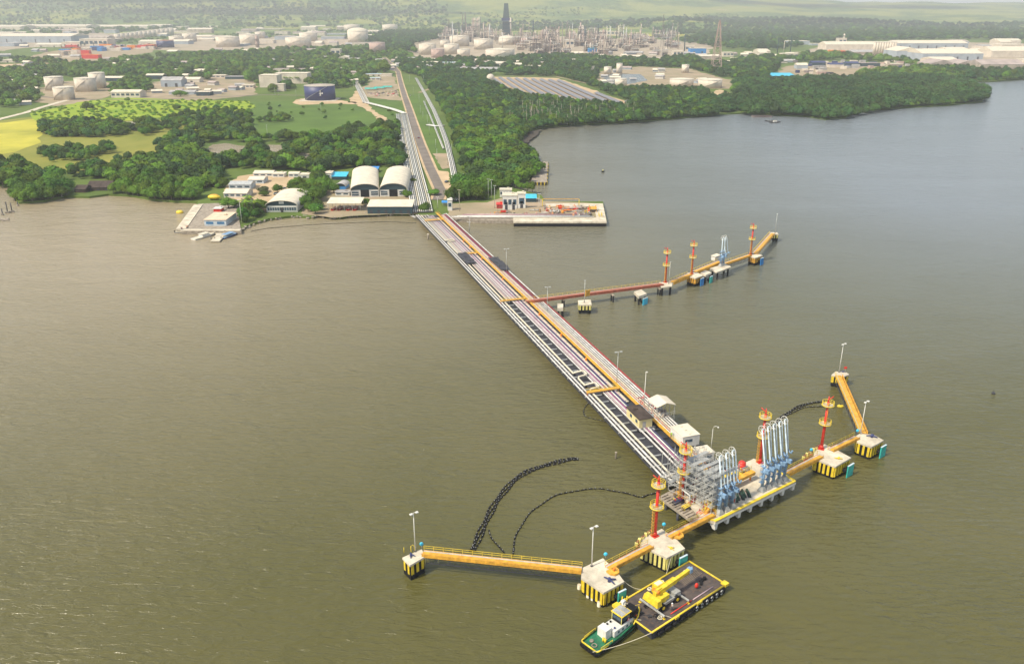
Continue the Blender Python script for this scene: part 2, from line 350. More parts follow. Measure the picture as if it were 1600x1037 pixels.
psheet('construction_site',[(572,152),(566,138),(590,118),(616,120),(622,140),(628,158)],1.54,dirt,4,12,13)
psheet('earth_track',[(556,142),(566,142),(572,158),(580,170),(602,184),(612,192),(592,192),(586,180),(566,168),(545,158)],1.56,sand,2,8,14)
psheet('earth_track',[(455,160),(470,154),(520,156),(560,160),(556,163),(520,162),(470,164)],1.56,sand,2,8,15)
psheet('sand_clearing',[(385,320),(352,312),(352,292),(372,275),(420,270),(460,275),(452,292),(440,304),(416,332),(398,322)],1.5,sand,1,5,16)
psheet('hangar_yard',[(470,334),(500,300),(540,288),(600,300),(640,296),(652,318),(652,334),(572,336),(520,340)],1.5,dirt,1,5,17)
psheet('sandy_verge',[(634,265),(638,262),(650,306),(645,310),(636,296)],1.54,sand,1,5,18)
psheet('sandy_verge',[(680,266),(700,268),(706,292),(696,298),(690,285)],1.54,sand,1,5,19)
psheet('sandy_verge',[(676,240),(705,240),(708,262),(690,264)],1.54,dirt,1,5,20)
psheet('mudflat',[(800,228),(812,214),(826,206),(846,202),(838,212),(822,224),(812,234),(800,238)],1.6,mud,1,4,21)
psheet('solar_farm_ground',[(762,120),(870,122),(930,142),(990,164),(980,170),(900,160),(830,146),(775,134)],1.5,sand,4,14,22)
psheet('water_works_ground',[(930,130),(940,112),(1000,104),(1080,108),(1150,128),(1160,140),(1060,138),(980,138)],1.5,dirt,6,20,23)
psheet('riverside_clearing',[(1100,148),(1125,140),(1155,152),(1148,156)],1.56,sand,3,10,24)
psheet('boatyard_ground',[(1205,126),(1230,104),(1300,96),(1400,100),(1440,108),(1400,118),(1260,126)],1.5,dirt,8,30,25)
psheet('factory_ground',[(1230,84),(1300,70),(1500,66),(1700,70),(1700,98),(1560,112),(1440,104),(1360,88)],1.54,dirt2,18,60,26)
psheet('hill_clearing',[(885,48),(1000,42),(1090,52),(1060,58),(920,56)],1.5,yelg,30,90,27)
psheet('warehouse_ground',[(-80,72),(0,56),(120,48),(270,44),(300,50),(200,62),(110,68),(0,80)],1.5,dirt2,20,70,28)
psheet('east_quay_ground',[(700,341),(700,318),(760,316),(820,300),(850,314),(940,318),(947,346),(804,346),(800,343)],1.52,dirt,1,5,29)
# ponds
for i,p in enumerate(([(318,240),(330,226),(352,224),(384,228),(386,236),(372,243),(345,244)],[(416,238),(418,226),(443,227),(440,238),(428,242)],[(460,244),(475,238),(485,240),(484,246),(468,247)],[(190,191),(218,189),(222,193),(200,196)],[(936,134),(948,116),(1000,116),(1012,126),(980,132)])):
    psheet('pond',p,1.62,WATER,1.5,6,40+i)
# concrete quay of the pilot station, riprap and slip
q=[G(x,y,2) for x,y in ((283,361),(310,318),(346,317),(352,308),(372,312),(374,345),(377,361))]
mb=MB().prism([(p.x,p.y) for p in q],-1,1.9+WZ);structure(mb,'quay',concd)
mb=MB()
for a,b,ww in (((310,320),(283,358),5.5),((283,359.5),(376,359.5),3.)):
    a,b=G(*a,2),G(*b,2);mb.beam(a+Vector((0,0,-.3)),b+Vector((0,0,-.3)),ww,1.1)
structure(mb,'quay_path',conc)
# road with markings
def strip(name,px,wd,z,m,z0=None):
    pts=[G(x,y,z) for x,y in px];mb=MB();vs=[]
    for i,p in enumerate(pts):
        d=(pts[min(i+1,len(pts)-1)]-pts[max(i-1,0)]).normalized();nrm=Vector((d.y,-d.x,0))*wd/2;vs+=[p-nrm,p+nrm]
    mb.add(vs,[(2*i,2*i+1,2*i+3,2*i+2) for i in range(len(pts)-1)]);return structure(mb,name,m)
ROAD=[(684,312),(689,298),(672,262),(657,225),(647,195),(639,170),(632,150),(626,130),(622,112),(612,100),(600,90)]
strip('verge',ROAD,11,1.56,sand);strip('road',ROAD,7.2,1.66,asph)
strip('road',[(-60,206),(0,186),(40,176),(64,168),(110,155)],8,1.6,conc)
strip('road',[(-60,140),(50,150),(120,156),(240,156),(420,148),(500,150)],7,1.58,asph)
strip('road',[(655,145),(700,128),(760,118),(870,120),(960,140)],6,1.58,dirt)
strip('road',[(622,112),(560,96),(470,84),(330,84)],9,1.58,asph)
# concrete apron and sea wall of the east quay
def BB(pts,z0,z1,name,m):
    mb=MB().prism([(p.x,p.y) for p in pts],z0+WZ if z0>0 else -1,z1+WZ);return structure(mb,name,m)
a,b,c,d=G(802,346.5,3),G(948,346.5,3),G(942,318,3),G(852,318,3)
BB([a,b,c,d,G(854,322,3),G(928,322,3),G(932,340,3),G(802,340,3)],2.0,3.0,'apron',conc)
BB([a+Vector((.3,.3,0)),b+Vector((-.4,.3,0)),c+Vector((-.4,-.3,0)),d+Vector((0,-.3,0)),G(802,330,3)],-1,1.98,'sea_wall',black)
BB([G(*p,2.6) for p in ((804,341),(932,340.5),(928,322),(856,322),(806,326))],1.6,2.6,'quay_fill',dirt)
BB([G(*p,1.9) for p in ((652,336),(712,337),(804,340),(804,345),(760,344.5),(712,342.5),(662,342))],-1,2.0,'sea_wall',concd)
# ================= THE PIER =================
PA=R(-71.8);pu=Vector((math.cos(PA),math.sin(PA),0));pv=Vector((-pu.y,pu.x,0))
def PP(s,v,z): return pu*(s-471)+pv*v+Vector((0,0,z))
def pbox(mb,s0,s1,v0,v1,z0,z1):
    return mb.prism([(q.x,q.y) for q in (PP(s0,v0,0),PP(s1,v0,0),PP(s1,v1,0),PP(s0,v1,0))],z0,z1)
O=PP(0,105,0)
tr=T('pipe_pier','long dark trestle carrying the bundle of pipes from the shore to the loading platform','pier',O)
mb=MB();pbox(mb,-4,309,96.2,114.2,4.2,4.55);mb.build('deck',dark,tr,O)
mb=MB()
for v in (95.6,99.4,104.6,109.4,114.6): mb.beam(PP(-3,v,4.75),PP(309,v,4.75),.3,.5)
mb.build('girder',dark,tr,O)
for i in range(50):
    s=3+i*6.2
    mb=MB();mb.beam(PP(s,96,4.0),PP(s,114,4.0),.6,.4);o=mb.build('pile_cap',dark,tr,O)
    for v in (98.0,112.5): mb=MB();p=PP(s,v,0);mb.cyl(p.x,p.y,-1,3.9,.3,n=8);mb.build('pile',dark,o,O)
mb=MB()
for i in range(31):
    s=160+i*5.0
    mb.beam(PP(s,95.5,5.15),PP(s,101.4,5.15),.28,.3)
mb.build('pipe_support',galv,tr,O,None)
mb=MB()
for i in range(60): mb.beam(PP(1+i*5.1,103,5.0),PP(1+i*5.1,114.4,5.0),.25,.3)
mb.build('sleeper',dark,tr,O)
mb=MB();pbox(mb,4,262,106.5,107.5,5.0,5.12);mb.build('service_strip',cream,tr,O)
# pipes: lane, radius, height, material, from, to, look
PIPES=[(95.9,.27,5.55,pwhite,-4,306,'outermost white pipe on the left edge of the pier'),
(97.1,.30,5.6,pwhite,-4,308,'second white pipe from the left edge of the pier'),
(98.5,.33,5.6,cream,-2,311,'thick cream pipe with hairpin expansion loops, third from the left edge'),
(99.5,.24,5.5,pwhite,6,104,'white pipe right of the looped cream pipe, on the shore half of the pier'),
(100.4,.24,5.5,cream,0,162,'slim cream pipe in the dense left bundle on the shore half of the pier'),
(101.2,.22,5.5,pink,4,160,'faded pink pipe in the left bundle on the shore half of the pier'),
(102.1,.27,5.55,pwhite,-2,308,'thick white pipe just right of the dark open gap of the pier'),
(102.9,.18,5.5,pink,2,272,'thin faded pink pipe in the middle bundle of the pier'),
(103.5,.24,5.55,pwhite,2,306,'white pipe between the thin pink and the purple pipe of the middle bundle'),
(104.15,.22,5.5,purple,0,306,'purple pipe in the middle bundle of the pier'),
(104.85,.24,5.55,pwhite,0,305,'white pipe right of the purple pipe of the middle bundle'),
(105.6,.18,5.5,navy,3,300,'dark blue pipe beside the pale service strip of the pier'),
(106.15,.15,5.5,pink,5,262,'thinnest pink pipe next to the pale service strip of the pier'),
(109.5,.22,5.5,lblue,6,300,'pale blue pipe closest to the right side of the orange walkway'),
(110.3,.24,5.55,pwhite,2,300,'white pipe second to the right of the orange walkway'),
(111.1,.26,5.55,cream,2,298,'cream pipe in the middle of the right hand bundle'),
(111.9,.18,5.5,purple,0,165,'purple pipe in the right hand bundle, ending at the side jetty'),
(112.0,.24,5.55,pwhite,166,296,'white pipe in the right hand bundle, starting at the side jetty'),
(112.75,.2,5.5,maroon,0,166,'maroon pipe in the right hand bundle on the shore half'),
(112.9,.26,5.55,pwhite,166,294,'second white pipe from the right edge on the sea half of the pier'),
(113.8,.27,5.6,pwhite,-2,294,'outermost white pipe on the right edge of the pier'),
(114.55,.15,5.5,maroon,166,262,'thin maroon pipe along the right rim of the pier, past the side jetty')]
for k,(v,r,z,m,s0,s1,lb) in enumerate(PIPES):
    pts=[]
    if v==98.5:
        pts=[PP(s0,v,z)]
        for c,wd in ((61,4),(240,3.4),(250,3.4)):
            for ds,dv,dz in ((-2.2,0,0),(-1.8,.3,.5),(-1.8,wd-.6,.8),(-1.2,wd,.8),(1.2,wd,.8),(1.8,wd-.6,.8),(1.8,.3,.5),(2.2,0,0)): pts.append(PP(c+ds,v+dv,z+dz))
        pts+=[PP(s1-1,v,z)]
    else:
        n=max(2,int((s1-s0)/40));pts=[PP(s0+(s1-s0)*i/n,v,z) for i in range(n+1)]
    if v in (98.5,97.1,95.9): pts+=[PP(s1+1,v+.6,z+.3),PP(s1+1.3,v+1.6,z+1.3),PP(s1+1.3,v+3.2,z+1.3),PP(s1+3,v+4.4,z+.2)]
    if s0<4 and v<99: pts=[PP(s0-9,v-1.5,3.2),PP(s0-1.5,v-.5,3.6)]+pts
    if s0<3 and v>110: pts=[PP(s0-10,v-2.5,3.),PP(s0-5,v-2.2,3.4)]+pts
    mb=MB().tube(pts,r,8)
    for i in range(int(s0/10)+1,int(s1/10)):      # flange collars
        if (i*7+k*3)%4==0 and v!=98.5: mb.tube([PP(i*10+k%3,v,z),PP(i*10+k%3+.22,v,z)],r*1.5,8)
    one(mb,'pipeline',m,lb,'pipeline',pts[0],'pipes lying along the pier')
def railing(name,pts,z,label,m=yellow,h=1.05,step=2.4):
    mb=MB()
    for a,b in zip(pts,pts[1:]): mb.rail(a,b,h,step,.06)
    return mb
# raised orange walkway
O=PP(0,108.3,6)
wk=T('walkway','long orange grating walkway with handrails raised above the pipes, running the length of the pier','walkway',O)
mb=MB();mb.beam(PP(-4,108.4,5.95),PP(312,108.4,5.95),1.15,.16);mb.build('grating',orange,wk,O)
for v in (107.8,109.0):
    mb=MB();mb.rail(PP(-4,v,6.03),PP(272,v,6.03),1,3.1,.055);mb.rail(PP(276,v,6.03),PP(311,v,6.03),1,2.5,.07);mb.build('handrail',dorange if v>108.5 else yellow,wk,O)
mb=MB()
for i in range(44): mb.beam(PP(2+i*7,108.4,4.9),PP(2+i*7,108.4,5.9),.2);
mb.build('post',dark,wk,O)
mb=MB()
for s in (35,62,75,97,131,180,204,228): mb.box(*PP(s,107.3,5.12),.7,.5,1.0,PA)
mb.build('valve_box',dorange,wk,O)
for s,v0,v1,lb in ((14.4,97.2,107.8,'orange cross gangway over the pipes nearest the shore'),(88,101.5,107.8,'short orange cross gangway beside the dark netting'),(161.5,96.6,107.8,'orange cross gangway opposite the start of the side jetty'),(254,96.4,107.8,'orange cross gangway beside the pipe expansion loops')):
    O=PP(s,v0,6);t=T('cross_gangway',lb,'gangway',O,group='cross gangways over the pipes')
    mb=MB();mb.beam(PP(s,v0,6.3),PP(s,v1,6.3),1.5,.14);mb.build('grating',orange,t,O)
    for d in (-.75,.75):
        mb=MB();mb.rail(PP(s+d,v0,6.36),PP(s+d,v1,6.36),1,1.6,.06);mb.build('handrail',yellow,t,O)
    mb=MB()
    for v in (v0+.2,(v0+v1)/2,v1-.2): mb.beam(PP(s,v,4.9),PP(s,v,6.25),.18)
    mb.build('leg',dorange,t,O)
for s0,s1,v0,v1,lb in ((88,105,97.4,102.3,'dark shade netting sagging over the left pipes of the pier'),(100,120,109.6,114.7,'dark ragged shade netting over the right pipes of the pier')):
    mb=MB();nx,ny=14,6;c=PP(s0,v0,6.1)
    for i in range(nx+1):
        for j in range(ny+1):
            q=PP(s0+(s1-s0)*i/nx+(rnd.uniform(-.5,.5)),v0+(v1-v0)*j/ny+rnd.uniform(-.25,.25),6.35+rnd.uniform(-.16,.3)+(.5 if i%5==0 else 0));mb.v.append(tuple(q))
    for i in range(nx):
        for j in range(ny): a=i*(ny+1)+j;mb.f.append([a,a+ny+1,a+ny+2,a+1]);mb.m.append(0);mb.s.append(False)
    n=len(mb.v);mb.v+=[(x,y,z-.05) for x,y,z in mb.v];mb.f+=[[i+n for i in f][::-1] for f in mb.f[:]];mb.m=[0]*len(mb.f);mb.s=[False]*len(mb.f)
    one(mb,'shade_netting',dark,lb,'netting',c,'dark nettings over the pipes')
mb=MB().tube([PP(166,114.9,5.5),PP(262,114.9,5.5),PP(262,110.5,5.9)],.16,6)
one(mb,'edge_kerb_rail',maroon,'maroon edge rail along the right side of the pier, bending in at its sea end','rail',PP(166,114.9,5.5))
# light poles
def pole(name,p,h,label,group,arms=1.1,m=white,rz=0,heads=2):
    t=T(name,label,'light pole',p,rz,group)
    MB().cyl(0,0,0,h,.15,.08,8).build('pole',m,t);MB().cyl(0,0,0,.18,.3,n=8).build('base_plate',dark,t)
    MB().beam((-arms,0,h),(arms,0,h),.12).build('crossarm',m,t)
    for x in ((-1,1) if heads==2 else (0,)):
        MB().box(x*arms*.8,-.25,h-.05,arms*.7,.6,.2).build('floodlight',m,t)
    return t
for s,v,h,lb in ((46,115.3,10,'light pole on the right of the pier close to the shore'),(121,112.3,12,'light pole rising beside the ragged netting of the pier'),(178,111.4,11.5,'light pole just past the side jetty junction'),(249,109.3,12,'light pole in the middle of the sea half of the pier')):
    pole('light_pole',PP(s,v,4.6),h,lb,'light poles along the pier',m=galv,rz=.3)
pole('light_pole',PP(268,109.6,5),12.5,'white light pole beside the dark roofed hut','light poles along the pier',rz=1.2,heads=1,arms=.4)
# hut
def W3(f,pts): return [f(*p) for p in pts]
O=PP(276,104,5.2);h=T('hut','small yellow hut with a dark flat roof standing over the pipes','hut',O,PA+math.pi)
MB().box(0,0,.4,8.5,4.2,3.).build('wall',yellwall,h)
mb=MB().box(0,0,3.4,9.2,4.9,.22);mb.box(2,.4,3.62,1.2,1,.3);mb.build('roof',brick,h)
for x in (-2.4,1.2): MB().box(x,2.12,1.6,1.3,.06,1).build('window',glass,h)
MB().box(-4.27,.5,.4,.06,1,2.1).build('door',grey,h)
MB().box(0,0,-.2,9.4,5.4,.55).build('base',dark,h)
mb=MB().rail((-5.6,-2.4,.3),(-5.6,2.4,.3),1,1.2,.06);mb.box(-5.1,0,.2,1.6,4.8,.12);mb.build('landing',grey,h)
O=PP(273.5,112.6,5);h=T('equipment_shelter','open sided shelter with a white gable roof over brown machinery on the pier','shelter',O,PA)
L_=6.2;Wd=6.4
mb=MB();mb.add([(-L_/2,-Wd/2,4.6),(L_/2,-Wd/2,4.6),(L_/2,0,5.7),(-L_/2,0,5.7),(L_/2,Wd/2,4.6),(-L_/2,Wd/2,4.6)]+[(-L_/2,-Wd/2,4.45),(L_/2,-Wd/2,4.45),(L_/2,0,5.55),(-L_/2,0,5.55),(L_/2,Wd/2,4.45),(-L_/2,Wd/2,4.45)],[(0,1,2,3),(3,2,4,5),(7,6,9,8),(8,9,11,10),(0,6,7,1),(4,10,11,5),(0,3,9,6),(3,5,11,9),(1,7,8,2),(2,8,10,4)]);mb.build('roof',roofw,h)
for x in (-2.8,0,2.8):
    for y in (-2.9,2.9): MB().beam((x,y,-.3),(x,y,4.5),.16).build('post',galv,h)
for i in range(7): 
    mb=MB();x=-2.4+i*.8;mb.cyl(x,rnd.uniform(-1.6,1.6),-.2,rnd.uniform(1,2.6),.3,n=8);mb.tube([(x,-2,.6),(x,2,.9)],.14,6);mb.build('pump',(steelt,grey,steelb)[i%3],h)
mb=MB().rail((3.2,-3,-.2),(3.2,3,-.2),1.1,1.1,.06).rail((3.2,-3,1.4),(3.2,3,1.4),1.1,1.1,.06);mb.build('handrail',galv,h)
for i in range(9):
    a=PP(262+i*1.3,rnd.uniform(110,113.5),5)
    t=T('valve_manifold','small brown and red valve skid among the pipes near the white roofed shelter','valve skid',a,rnd.random(),'valve skids near the shelter')
    MB().box(0,0,0,.9,.7,.5).build('skid',steelb,t);MB().tube([(-.5,0,.7),(.5,0,.7)],.16,6).cyl(0,0,.7,1.3,.09,n=6).build('valve',(red,steelt,maroon)[i%3],t);MB().ring(0,0,1.3,.25,.04,10,4).build('handwheel',red,t)
def cabin(p,L,Wd,H,rz,label,name='cabin',wins=1,m=white,rm=roofw):
    h=T(name,label,'cabin',p,rz)
    MB().box(0,0,.3,L,Wd,H).build('wall',m,h);mb=MB().box(0,0,.3+H,L+.2,Wd+.2,.14)
    for i in range(3): mb.box(-L/3+i*L/3,0,.44+H,.7,.7,.25)
    mb.build('roof',rm,h)
    for i in range(wins): MB().box(L/2+.03,-Wd/4+i*1.2,H*.55,.06,1.1,.8).build('window',glass,h)
    MB().box(-L/4,-Wd/2-.03,.3,1,.06,2).build('door',grey,h)
    MB().box(0,0,0,L+.4,Wd+.4,.28).build('base_frame',dark,h);return h
cabin(PP(291,110.8,5.6),6.8,5.4,3.2,PA+.02,'large white container cabin on the right of the walkway','container_cabin',2)
cabin(PP(301,111.4,5.3),4,3.4,2.6,PA,'small white cabin with windows between the container cabin and the scaffold','control_cabin',2)
mb=MB().cyl(0,0,0,8,.09,.06,6);t=T('camera_mast','thin white mast with a curved lamp head behind the small white cabin','mast',PP(298,115.2,4.6))
mb.build('mast',white,t);MB().tube([(0,0,8),(.2,0,8.5),(.8,0,8.7),(1.3,0,8.4)],.07,6).sph((1.4,0,8.3),.25,n=8,m=4).build('lamp_head',white,t)
# ---------------- loading platform ----------------
BO=G(1118,815,6);BA=R(35.8);be=Vector((math.cos(BA),math.sin(BA),0));bn_=Vector((-be.y,be.x,0))
def BP(a,b,z): return Vector((BO.x,BO.y,0))+be*a+bn_*b+Vector((0,0,z))
def bpr(mb,pl,z0,z1): return mb.prism([(BP(a,b,0).x,BP(a,b,0).y) for a,b in pl],z0,z1)
O=BP(0,0,6);pf=T('loading_platform','long cream loading platform with a yellow kerb and white brackets below its sea edge','platform',O)
PL=[(0,0),(30.7,0),(31.5,1.5),(31.5,14),(2.5,14),(-1.2,3)]
bpr(MB(),PL,5.2,5.96).build('deck',conc,pf,O)
mb=MB();mb.beam(BP(0,.35,6.04),BP(30.9,.35,6.04),.7,.2);mb.beam(BP(.1,.7,6.04),BP(-1.0,2.9,6.04),.6,.2);mb.beam(BP(30.9,.4,6.04),BP(31.2,6,6.04),.6,.2);mb.build('kerb',yellow,pf,O)
for i in range(8):
    a=.5+i*4.25
    mb=MB();c=BP(a,0,0);vs=[BP(a-.5,.0,5.2),BP(a+.5,.0,5.2),BP(a+.5,2.2,5.2),BP(a-.5,2.2,5.2),BP(a-.4,.05,3.6),BP(a+.4,.05,3.6),BP(a+.4,.8,3.6),BP(a-.4,.8,3.6)]
    mb.add(vs,[(0,1,2,3),(4,7,6,5),(0,4,5,1),(1,5,6,2),(2,6,7,3),(3,7,4,0)]);mb.build('bracket',white,pf,O)
mb=MB();mb.beam(BP(-.3,.1,5.3),BP(31,.1,5.3),.3,.5);mb.build('fascia',white,pf,O)
for i in range(7):
    for b in (2.5,7,12): mb=MB();p=BP(2.5+i*4.3,b,0);mb.cyl(p.x,p.y,-1,5.1,.4,n=8);mb.build('pile',dark,pf,O)
O=BP(-2,8,5);lo=T('lower_deck','ribbed brownish concrete side deck left of the red mid tower, covered with pipework','deck',O)
bpr(MB(),[(-3.2,2.9),(3.5,2.9),(6.5,17.5),(-1.9,17)],4.2,4.8).build('slab',concd,lo,O)
mb=MB()
for i in range(14): mb.beam(BP(-3.0+i*.1,3.3+i*1.0,4.95),BP(-.6+i*.1,3.3+i*1.0,4.95),.4,.3)
mb.build('rib',concd,lo,O)
for a,b in ((-2,5),(-2,10),(-1,15),(2.5,5),(3,10),(4.5,15)): mb=MB();p=BP(a,b,0);mb.cyl(p.x,p.y,-1,4.2,.35,n=8);mb.build('pile',dark,lo,O)
# process pipework on the platform
for i,(a,b,l_,ang,m,lb) in enumerate(((1.5,5,4,0,red,''),(3,7,5,1,white,''),(.5,9,4,0,yellow,''),(3.5,10,4,1,white,''),(6,12.5,5,0,galv,''),(2,13,4,1,orange,''),(4.5,4.5,3,0,orange,''),(14,11,6,0,white,''),(18,11.5,5,1,white,''),(22,11,6,0,galv,''),(10,12,5,1,steelt,''),(0,12,3,0,navy,''),(8,15,4,0,grey,''),(12,14.5,4,0,steelt,''))):
    p=BP(a,b,4.8 if a<4 else 5.96);t=T('pipe_manifold','cluster of pipes with red and yellow valves between the red towers on the platform','pipework',p,BA+(math.pi/2 if ang else 0)+rnd.uniform(-.1,.1),'pipe manifolds on the platform')
    mb=MB()
    for k in range(3): mb.tube([(-l_/2,k*.5-.5,.2),(-l_/2,k*.5-.5,1.1),(l_/2,k*.5-.5,1.1),(l_/2,k*.5-.5,.2)],.13,6)
    mb.build('pipe',m,t)
    for k in range(3): MB().cyl(rnd.uniform(-1.4,1.4),k*.5-.5,1.1,1.8,.12,n=6).ring(0,k*.5-.5,1.7,.22,.04,8,4).build('valve',(red,yellow,maroon)[(i+k)%3],t)
    MB().box(0,0,0,l_*.8,1.6,.2).build('frame',dark,t)
# white vertical loops beside the mid tower
for i,(a,b) in enumerate(((4.2,9.6),(5.0,9.0),(1.2,9.5))):
    p=BP(a,b,5.0);mb=MB().tube([p,p+Vector((0,0,3)),p+bn_*2.6+Vector((0,0,3.4)),p+bn_*2.6+be*.3+Vector((0,0,.3))],.22,8)
    one(mb,'riser_pipe',white,('tall white riser pipe loop right of the red mid tower','white riser pipe loop beside the scaffold tower','low white riser pipe loop left of the red mid tower')[i],'pipe',p,'white riser pipes')
# grey multi level access structure
O=BP(5.5,3,6);sc=T('access_scaffold','tall pale grey steel access structure with many railed levels behind the first loading arms','access tower',O)
A0,A1,B0,B1=1.2,10.2,2.6,19.5;LV=[7.9,9.9,11.9,13.9,15.9]
mb=MB()
for i in range(5):
    for j in range(7):
        a=A0+(A1-A0)*i/4;b=B0+(B1-B0)*j/6;top=17.2-max(0,j-3)*.5
        mb.beam(BP(a,b,6),BP(a,b,top),.13)
mb.build('upright',galv,sc,O)
for li,z in enumerate(LV):
    bm=B1-li*1.3
    mb=MB()
    for k in range(5):
        b=B0+(bm-B0)*k/5
        bpr(mb,[(A0,b+.1),(A1-(k%2)*2.5,b+.1),(A1-(k%2)*2.5,b+1.2),(A0,b+1.2)],z,z+.07)
    mb.build('platform_level',grey,sc,O)
    mb=MB();mb.rail(BP(A0,B0,z),BP(A1,B0,z),1,1.0,.06);mb.rail(BP(A0,B0,z),BP(A0,bm,z),1,1.2,.06);mb.rail(BP(A1,B0,z),BP(A1,bm,z),1,1.2,.06);mb.rail(BP(A0,bm,z),BP(A1,bm,z),1,1.2,.06)
    mb.build('handrail',galv,sc,O)
mb=MB()
for i in range(4):
    z0,z1=[6]+LV[:4],LV;b=B0+1+i*1.1
    mb.beam(BP(A0,B0+i,z0[i]),BP(A1,B0+i,z1[i]),.5,.14);mb.beam(BP(A0,B1-3,z0[i]),BP(A0,B0,z1[i]),.1);mb.beam(BP(A1,B0,z0[i]),BP(A0,B0,z1[i]),.09)
mb.build('stair',galv,sc,O)
# loading arms
def arm(name,label,group,h=18.,lean=1.8,sp=.9,s=1):
    t=T(name,label,'crane arm',(0,0,0),0,group)
    MB().box(0,0,0,1.7,1.7,.25).add([(-.85,-.85,.25),(.85,-.85,.25),(.85,.85,.25),(-.85,.85,.25),(-.4,-.4,1.3),(.4,-.4,1.3),(.4,.4,1.3),(-.4,.4,1.3)],[(0,1,5,4),(1,2,6,5),(2,3,7,6),(3,0,4,7),(4,5,6,7)]).build('pedestal',grey,t)
    MB().cyl(0,0,1.2,h*.42,.34,.3,10).build('riser',mblue,t)
    mb=MB()
    for z in (2.4,3.9,5.4,7): mb.box(0,.35,z,1.3,1.0,.1);mb.rail((-.6,.8,z+.1),(.6,.8,z+.1),.9,.6,.05)
    mb.beam((.45,.2,1.3),(.45,.2,h*.42),.09);mb.beam((-.45,.2,1.3),(-.45,.2,h*.42),.09)
    for z in range(2,int(h*.42)): mb.beam((-.45,.2,z),(.45,.2,z+.7),.05)
    mb.build('service_ladder',mblue,t)
    e=Vector((.15,lean,h))
    o=MB().tube([(0,0,h*.40),(.1,.2,h*.46),e],.24,8,.19).build('inboard_arm',lblue,t)
    mb=MB()
    for a in (0,.9,1.8): mb.beam((.35,.3+a*.1,h*.45),(.42,lean-.05+a*.1,h-1),.04)
    mb.build('cable',galv,o)
    mb=MB().tube([e+Vector((0,-.05,1)),e+Vector((sp*.3,-.1,1.05))],.08,6)
    c=e+Vector((0,0,.1))
    mb.tube([c+Vector((0,1.05*math.cos(2*math.pi*i/16),1.05*math.sin(2*math.pi*i/16))) for i in range(16)],.07,5,closed=True)
    for i in range(6): mb.beam(c,c+Vector((0,1.0*math.cos(math.pi*i/3),1.0*math.sin(math.pi*i/3))),.05)
    mb.build('pulley_wheel',white,t)
    q=e+Vector((sp,-.2,-.2))
    o=MB().tube([e,e+Vector((sp*.5,0,.25)),q,q+Vector((.1,-1.2,-h*.45)),q+Vector((.1,-1.5,-h*.48))],.2,8,.17).build('outboard_arm',lblue,t)
    k=q+Vector((.1,-1.5,-h*.48));MB().tube([k,k+Vector((0,-.4,-.6)),k+Vector((0,-1.0,-.5)),k+Vector((0,-1.1,.2))],.22,8).build('coupler',mblue,o)
    MB().box(0,-.9,h*.40-1,.7,1.1,1.0).build('counterweight',mblue,t)
    return t
A_=arm('marine_loader','pale blue loading arm nearest the first red dolphin tower, leftmost of the left arm group','loading arms on the platform',14.8,1.8)
A_.location=BP(3.5,1.9,5.96);A_.rotation_euler=(0,0,BA)
for a,b,lb in ((5.8,1.9,'pale blue loading arm second from the left in the left arm group'),(8.1,1.9,'pale blue loading arm at the right end of the left arm group')): copy_tree(A_,None,BP(a,b,5.96),BA,lb)
A2=arm('marine_loader','tall pale blue loading arm at the left end of the right arm group','loading arms on the platform',16.4,2.3)
A2.location=BP(20.1,2.3,5.96);A2.rotation_euler=(0,0,BA)
for a,b,lb in ((22.3,2.3,'tall pale blue loading arm second from the left in the right arm group'),(24.5,2.3,'tall pale blue loading arm in the middle of the right arm group'),(26.8,2.3,'tall pale blue loading arm second from the right in the right arm group'),(29.,2.3,'tall pale blue loading arm at the right end of the right arm group')): copy_tree(A2,None,BP(a,b,5.96),BA,lb)
# small items on the platform
def drum(p,label,m=red,r=.6,h=1.5,name='hose_box'):
    mb=MB().cyl(0,0,.0,h*.75,r,n=12).sph((0,0,h*.75),r,r,h*.35,n=12,m=4,half=True);t=T(name,label,'cabinet',p);mb.build('cover',m,t);MB().box(0,0,-.02,r*1.6,r*1.6,.1).build('base',dark,t)
drum(BP(9.6,3.2,6),'domed red cover beside the right end of the left loading arms',red,.65,1.8)
drum(BP(24.5,12.4,6),'large red covered reel at the foot of the right red tower',red,1.0,2.2)
drum(BP(2.2,9.2,5),'red covered valve left of the scaffold',maroon,.5,1.6)
for i in range(5):
    p=BP(11.6+i*1.1,3.7-.1*i+(i%2)*.5,6);t=T('hose_rack',('dark green hose tray leftmost on the open deck between the arm groups','dark green hose tray second from the left between the arm groups','dark green hose tray in the middle between the arm groups','dark green hose tray second from the right between the arm groups','dark green hose tray rightmost between the arm groups')[i],'hose tray',p,BA+.95,'green hose trays on the deck')
    MB().box(0,0,0,3.2,.75,.25).build('tray',dark,t);MB().tube([(-1.5,0,.5),(1.5,0,.5)],.3,8).build('hose',dgreen,t)
t=T('orange_gangway_crane','broad orange tower gangway lying above the platform between the two arm groups','gangway',BP(18.2,7.4,6),BA)
MB().box(0,0,1.6,9.,1.5,.9).build('beam',orange,t);MB().rail((-4.5,.75,2.5),(4.5,.75,2.5),1,1.2,.07).build('handrail',yellow,t);MB().box(-2.6,2.2,0,3.0,2.4,2.6).box(1,2.2,0,2,2,1.8).build('machine_house',yellow,t)
for x in (-3.6,3.6): MB().beam((x,0,0),(x,0,1.6),.3).build('leg',dorange,t)
for i in range(4):
    p=BP(1.2+i*.9,3.2+(i%2)*1.1,6);t=T('yellow_stair_frame','yellow railed stair frame where the gangway meets the platform','stair',p,BA+i,'yellow stair frames at the gangway landing')
    MB().rail((-.8,0,0),(.8,0,1.6),1.,.5,.07).rail((-.8,.8,0),(.8,.8,1.6),1.,.5,.07).build('handrail',yellow,t);MB().beam((-.8,.4,.05),(.8,.4,1.6),.8,.1).build('steps',dorange,t)
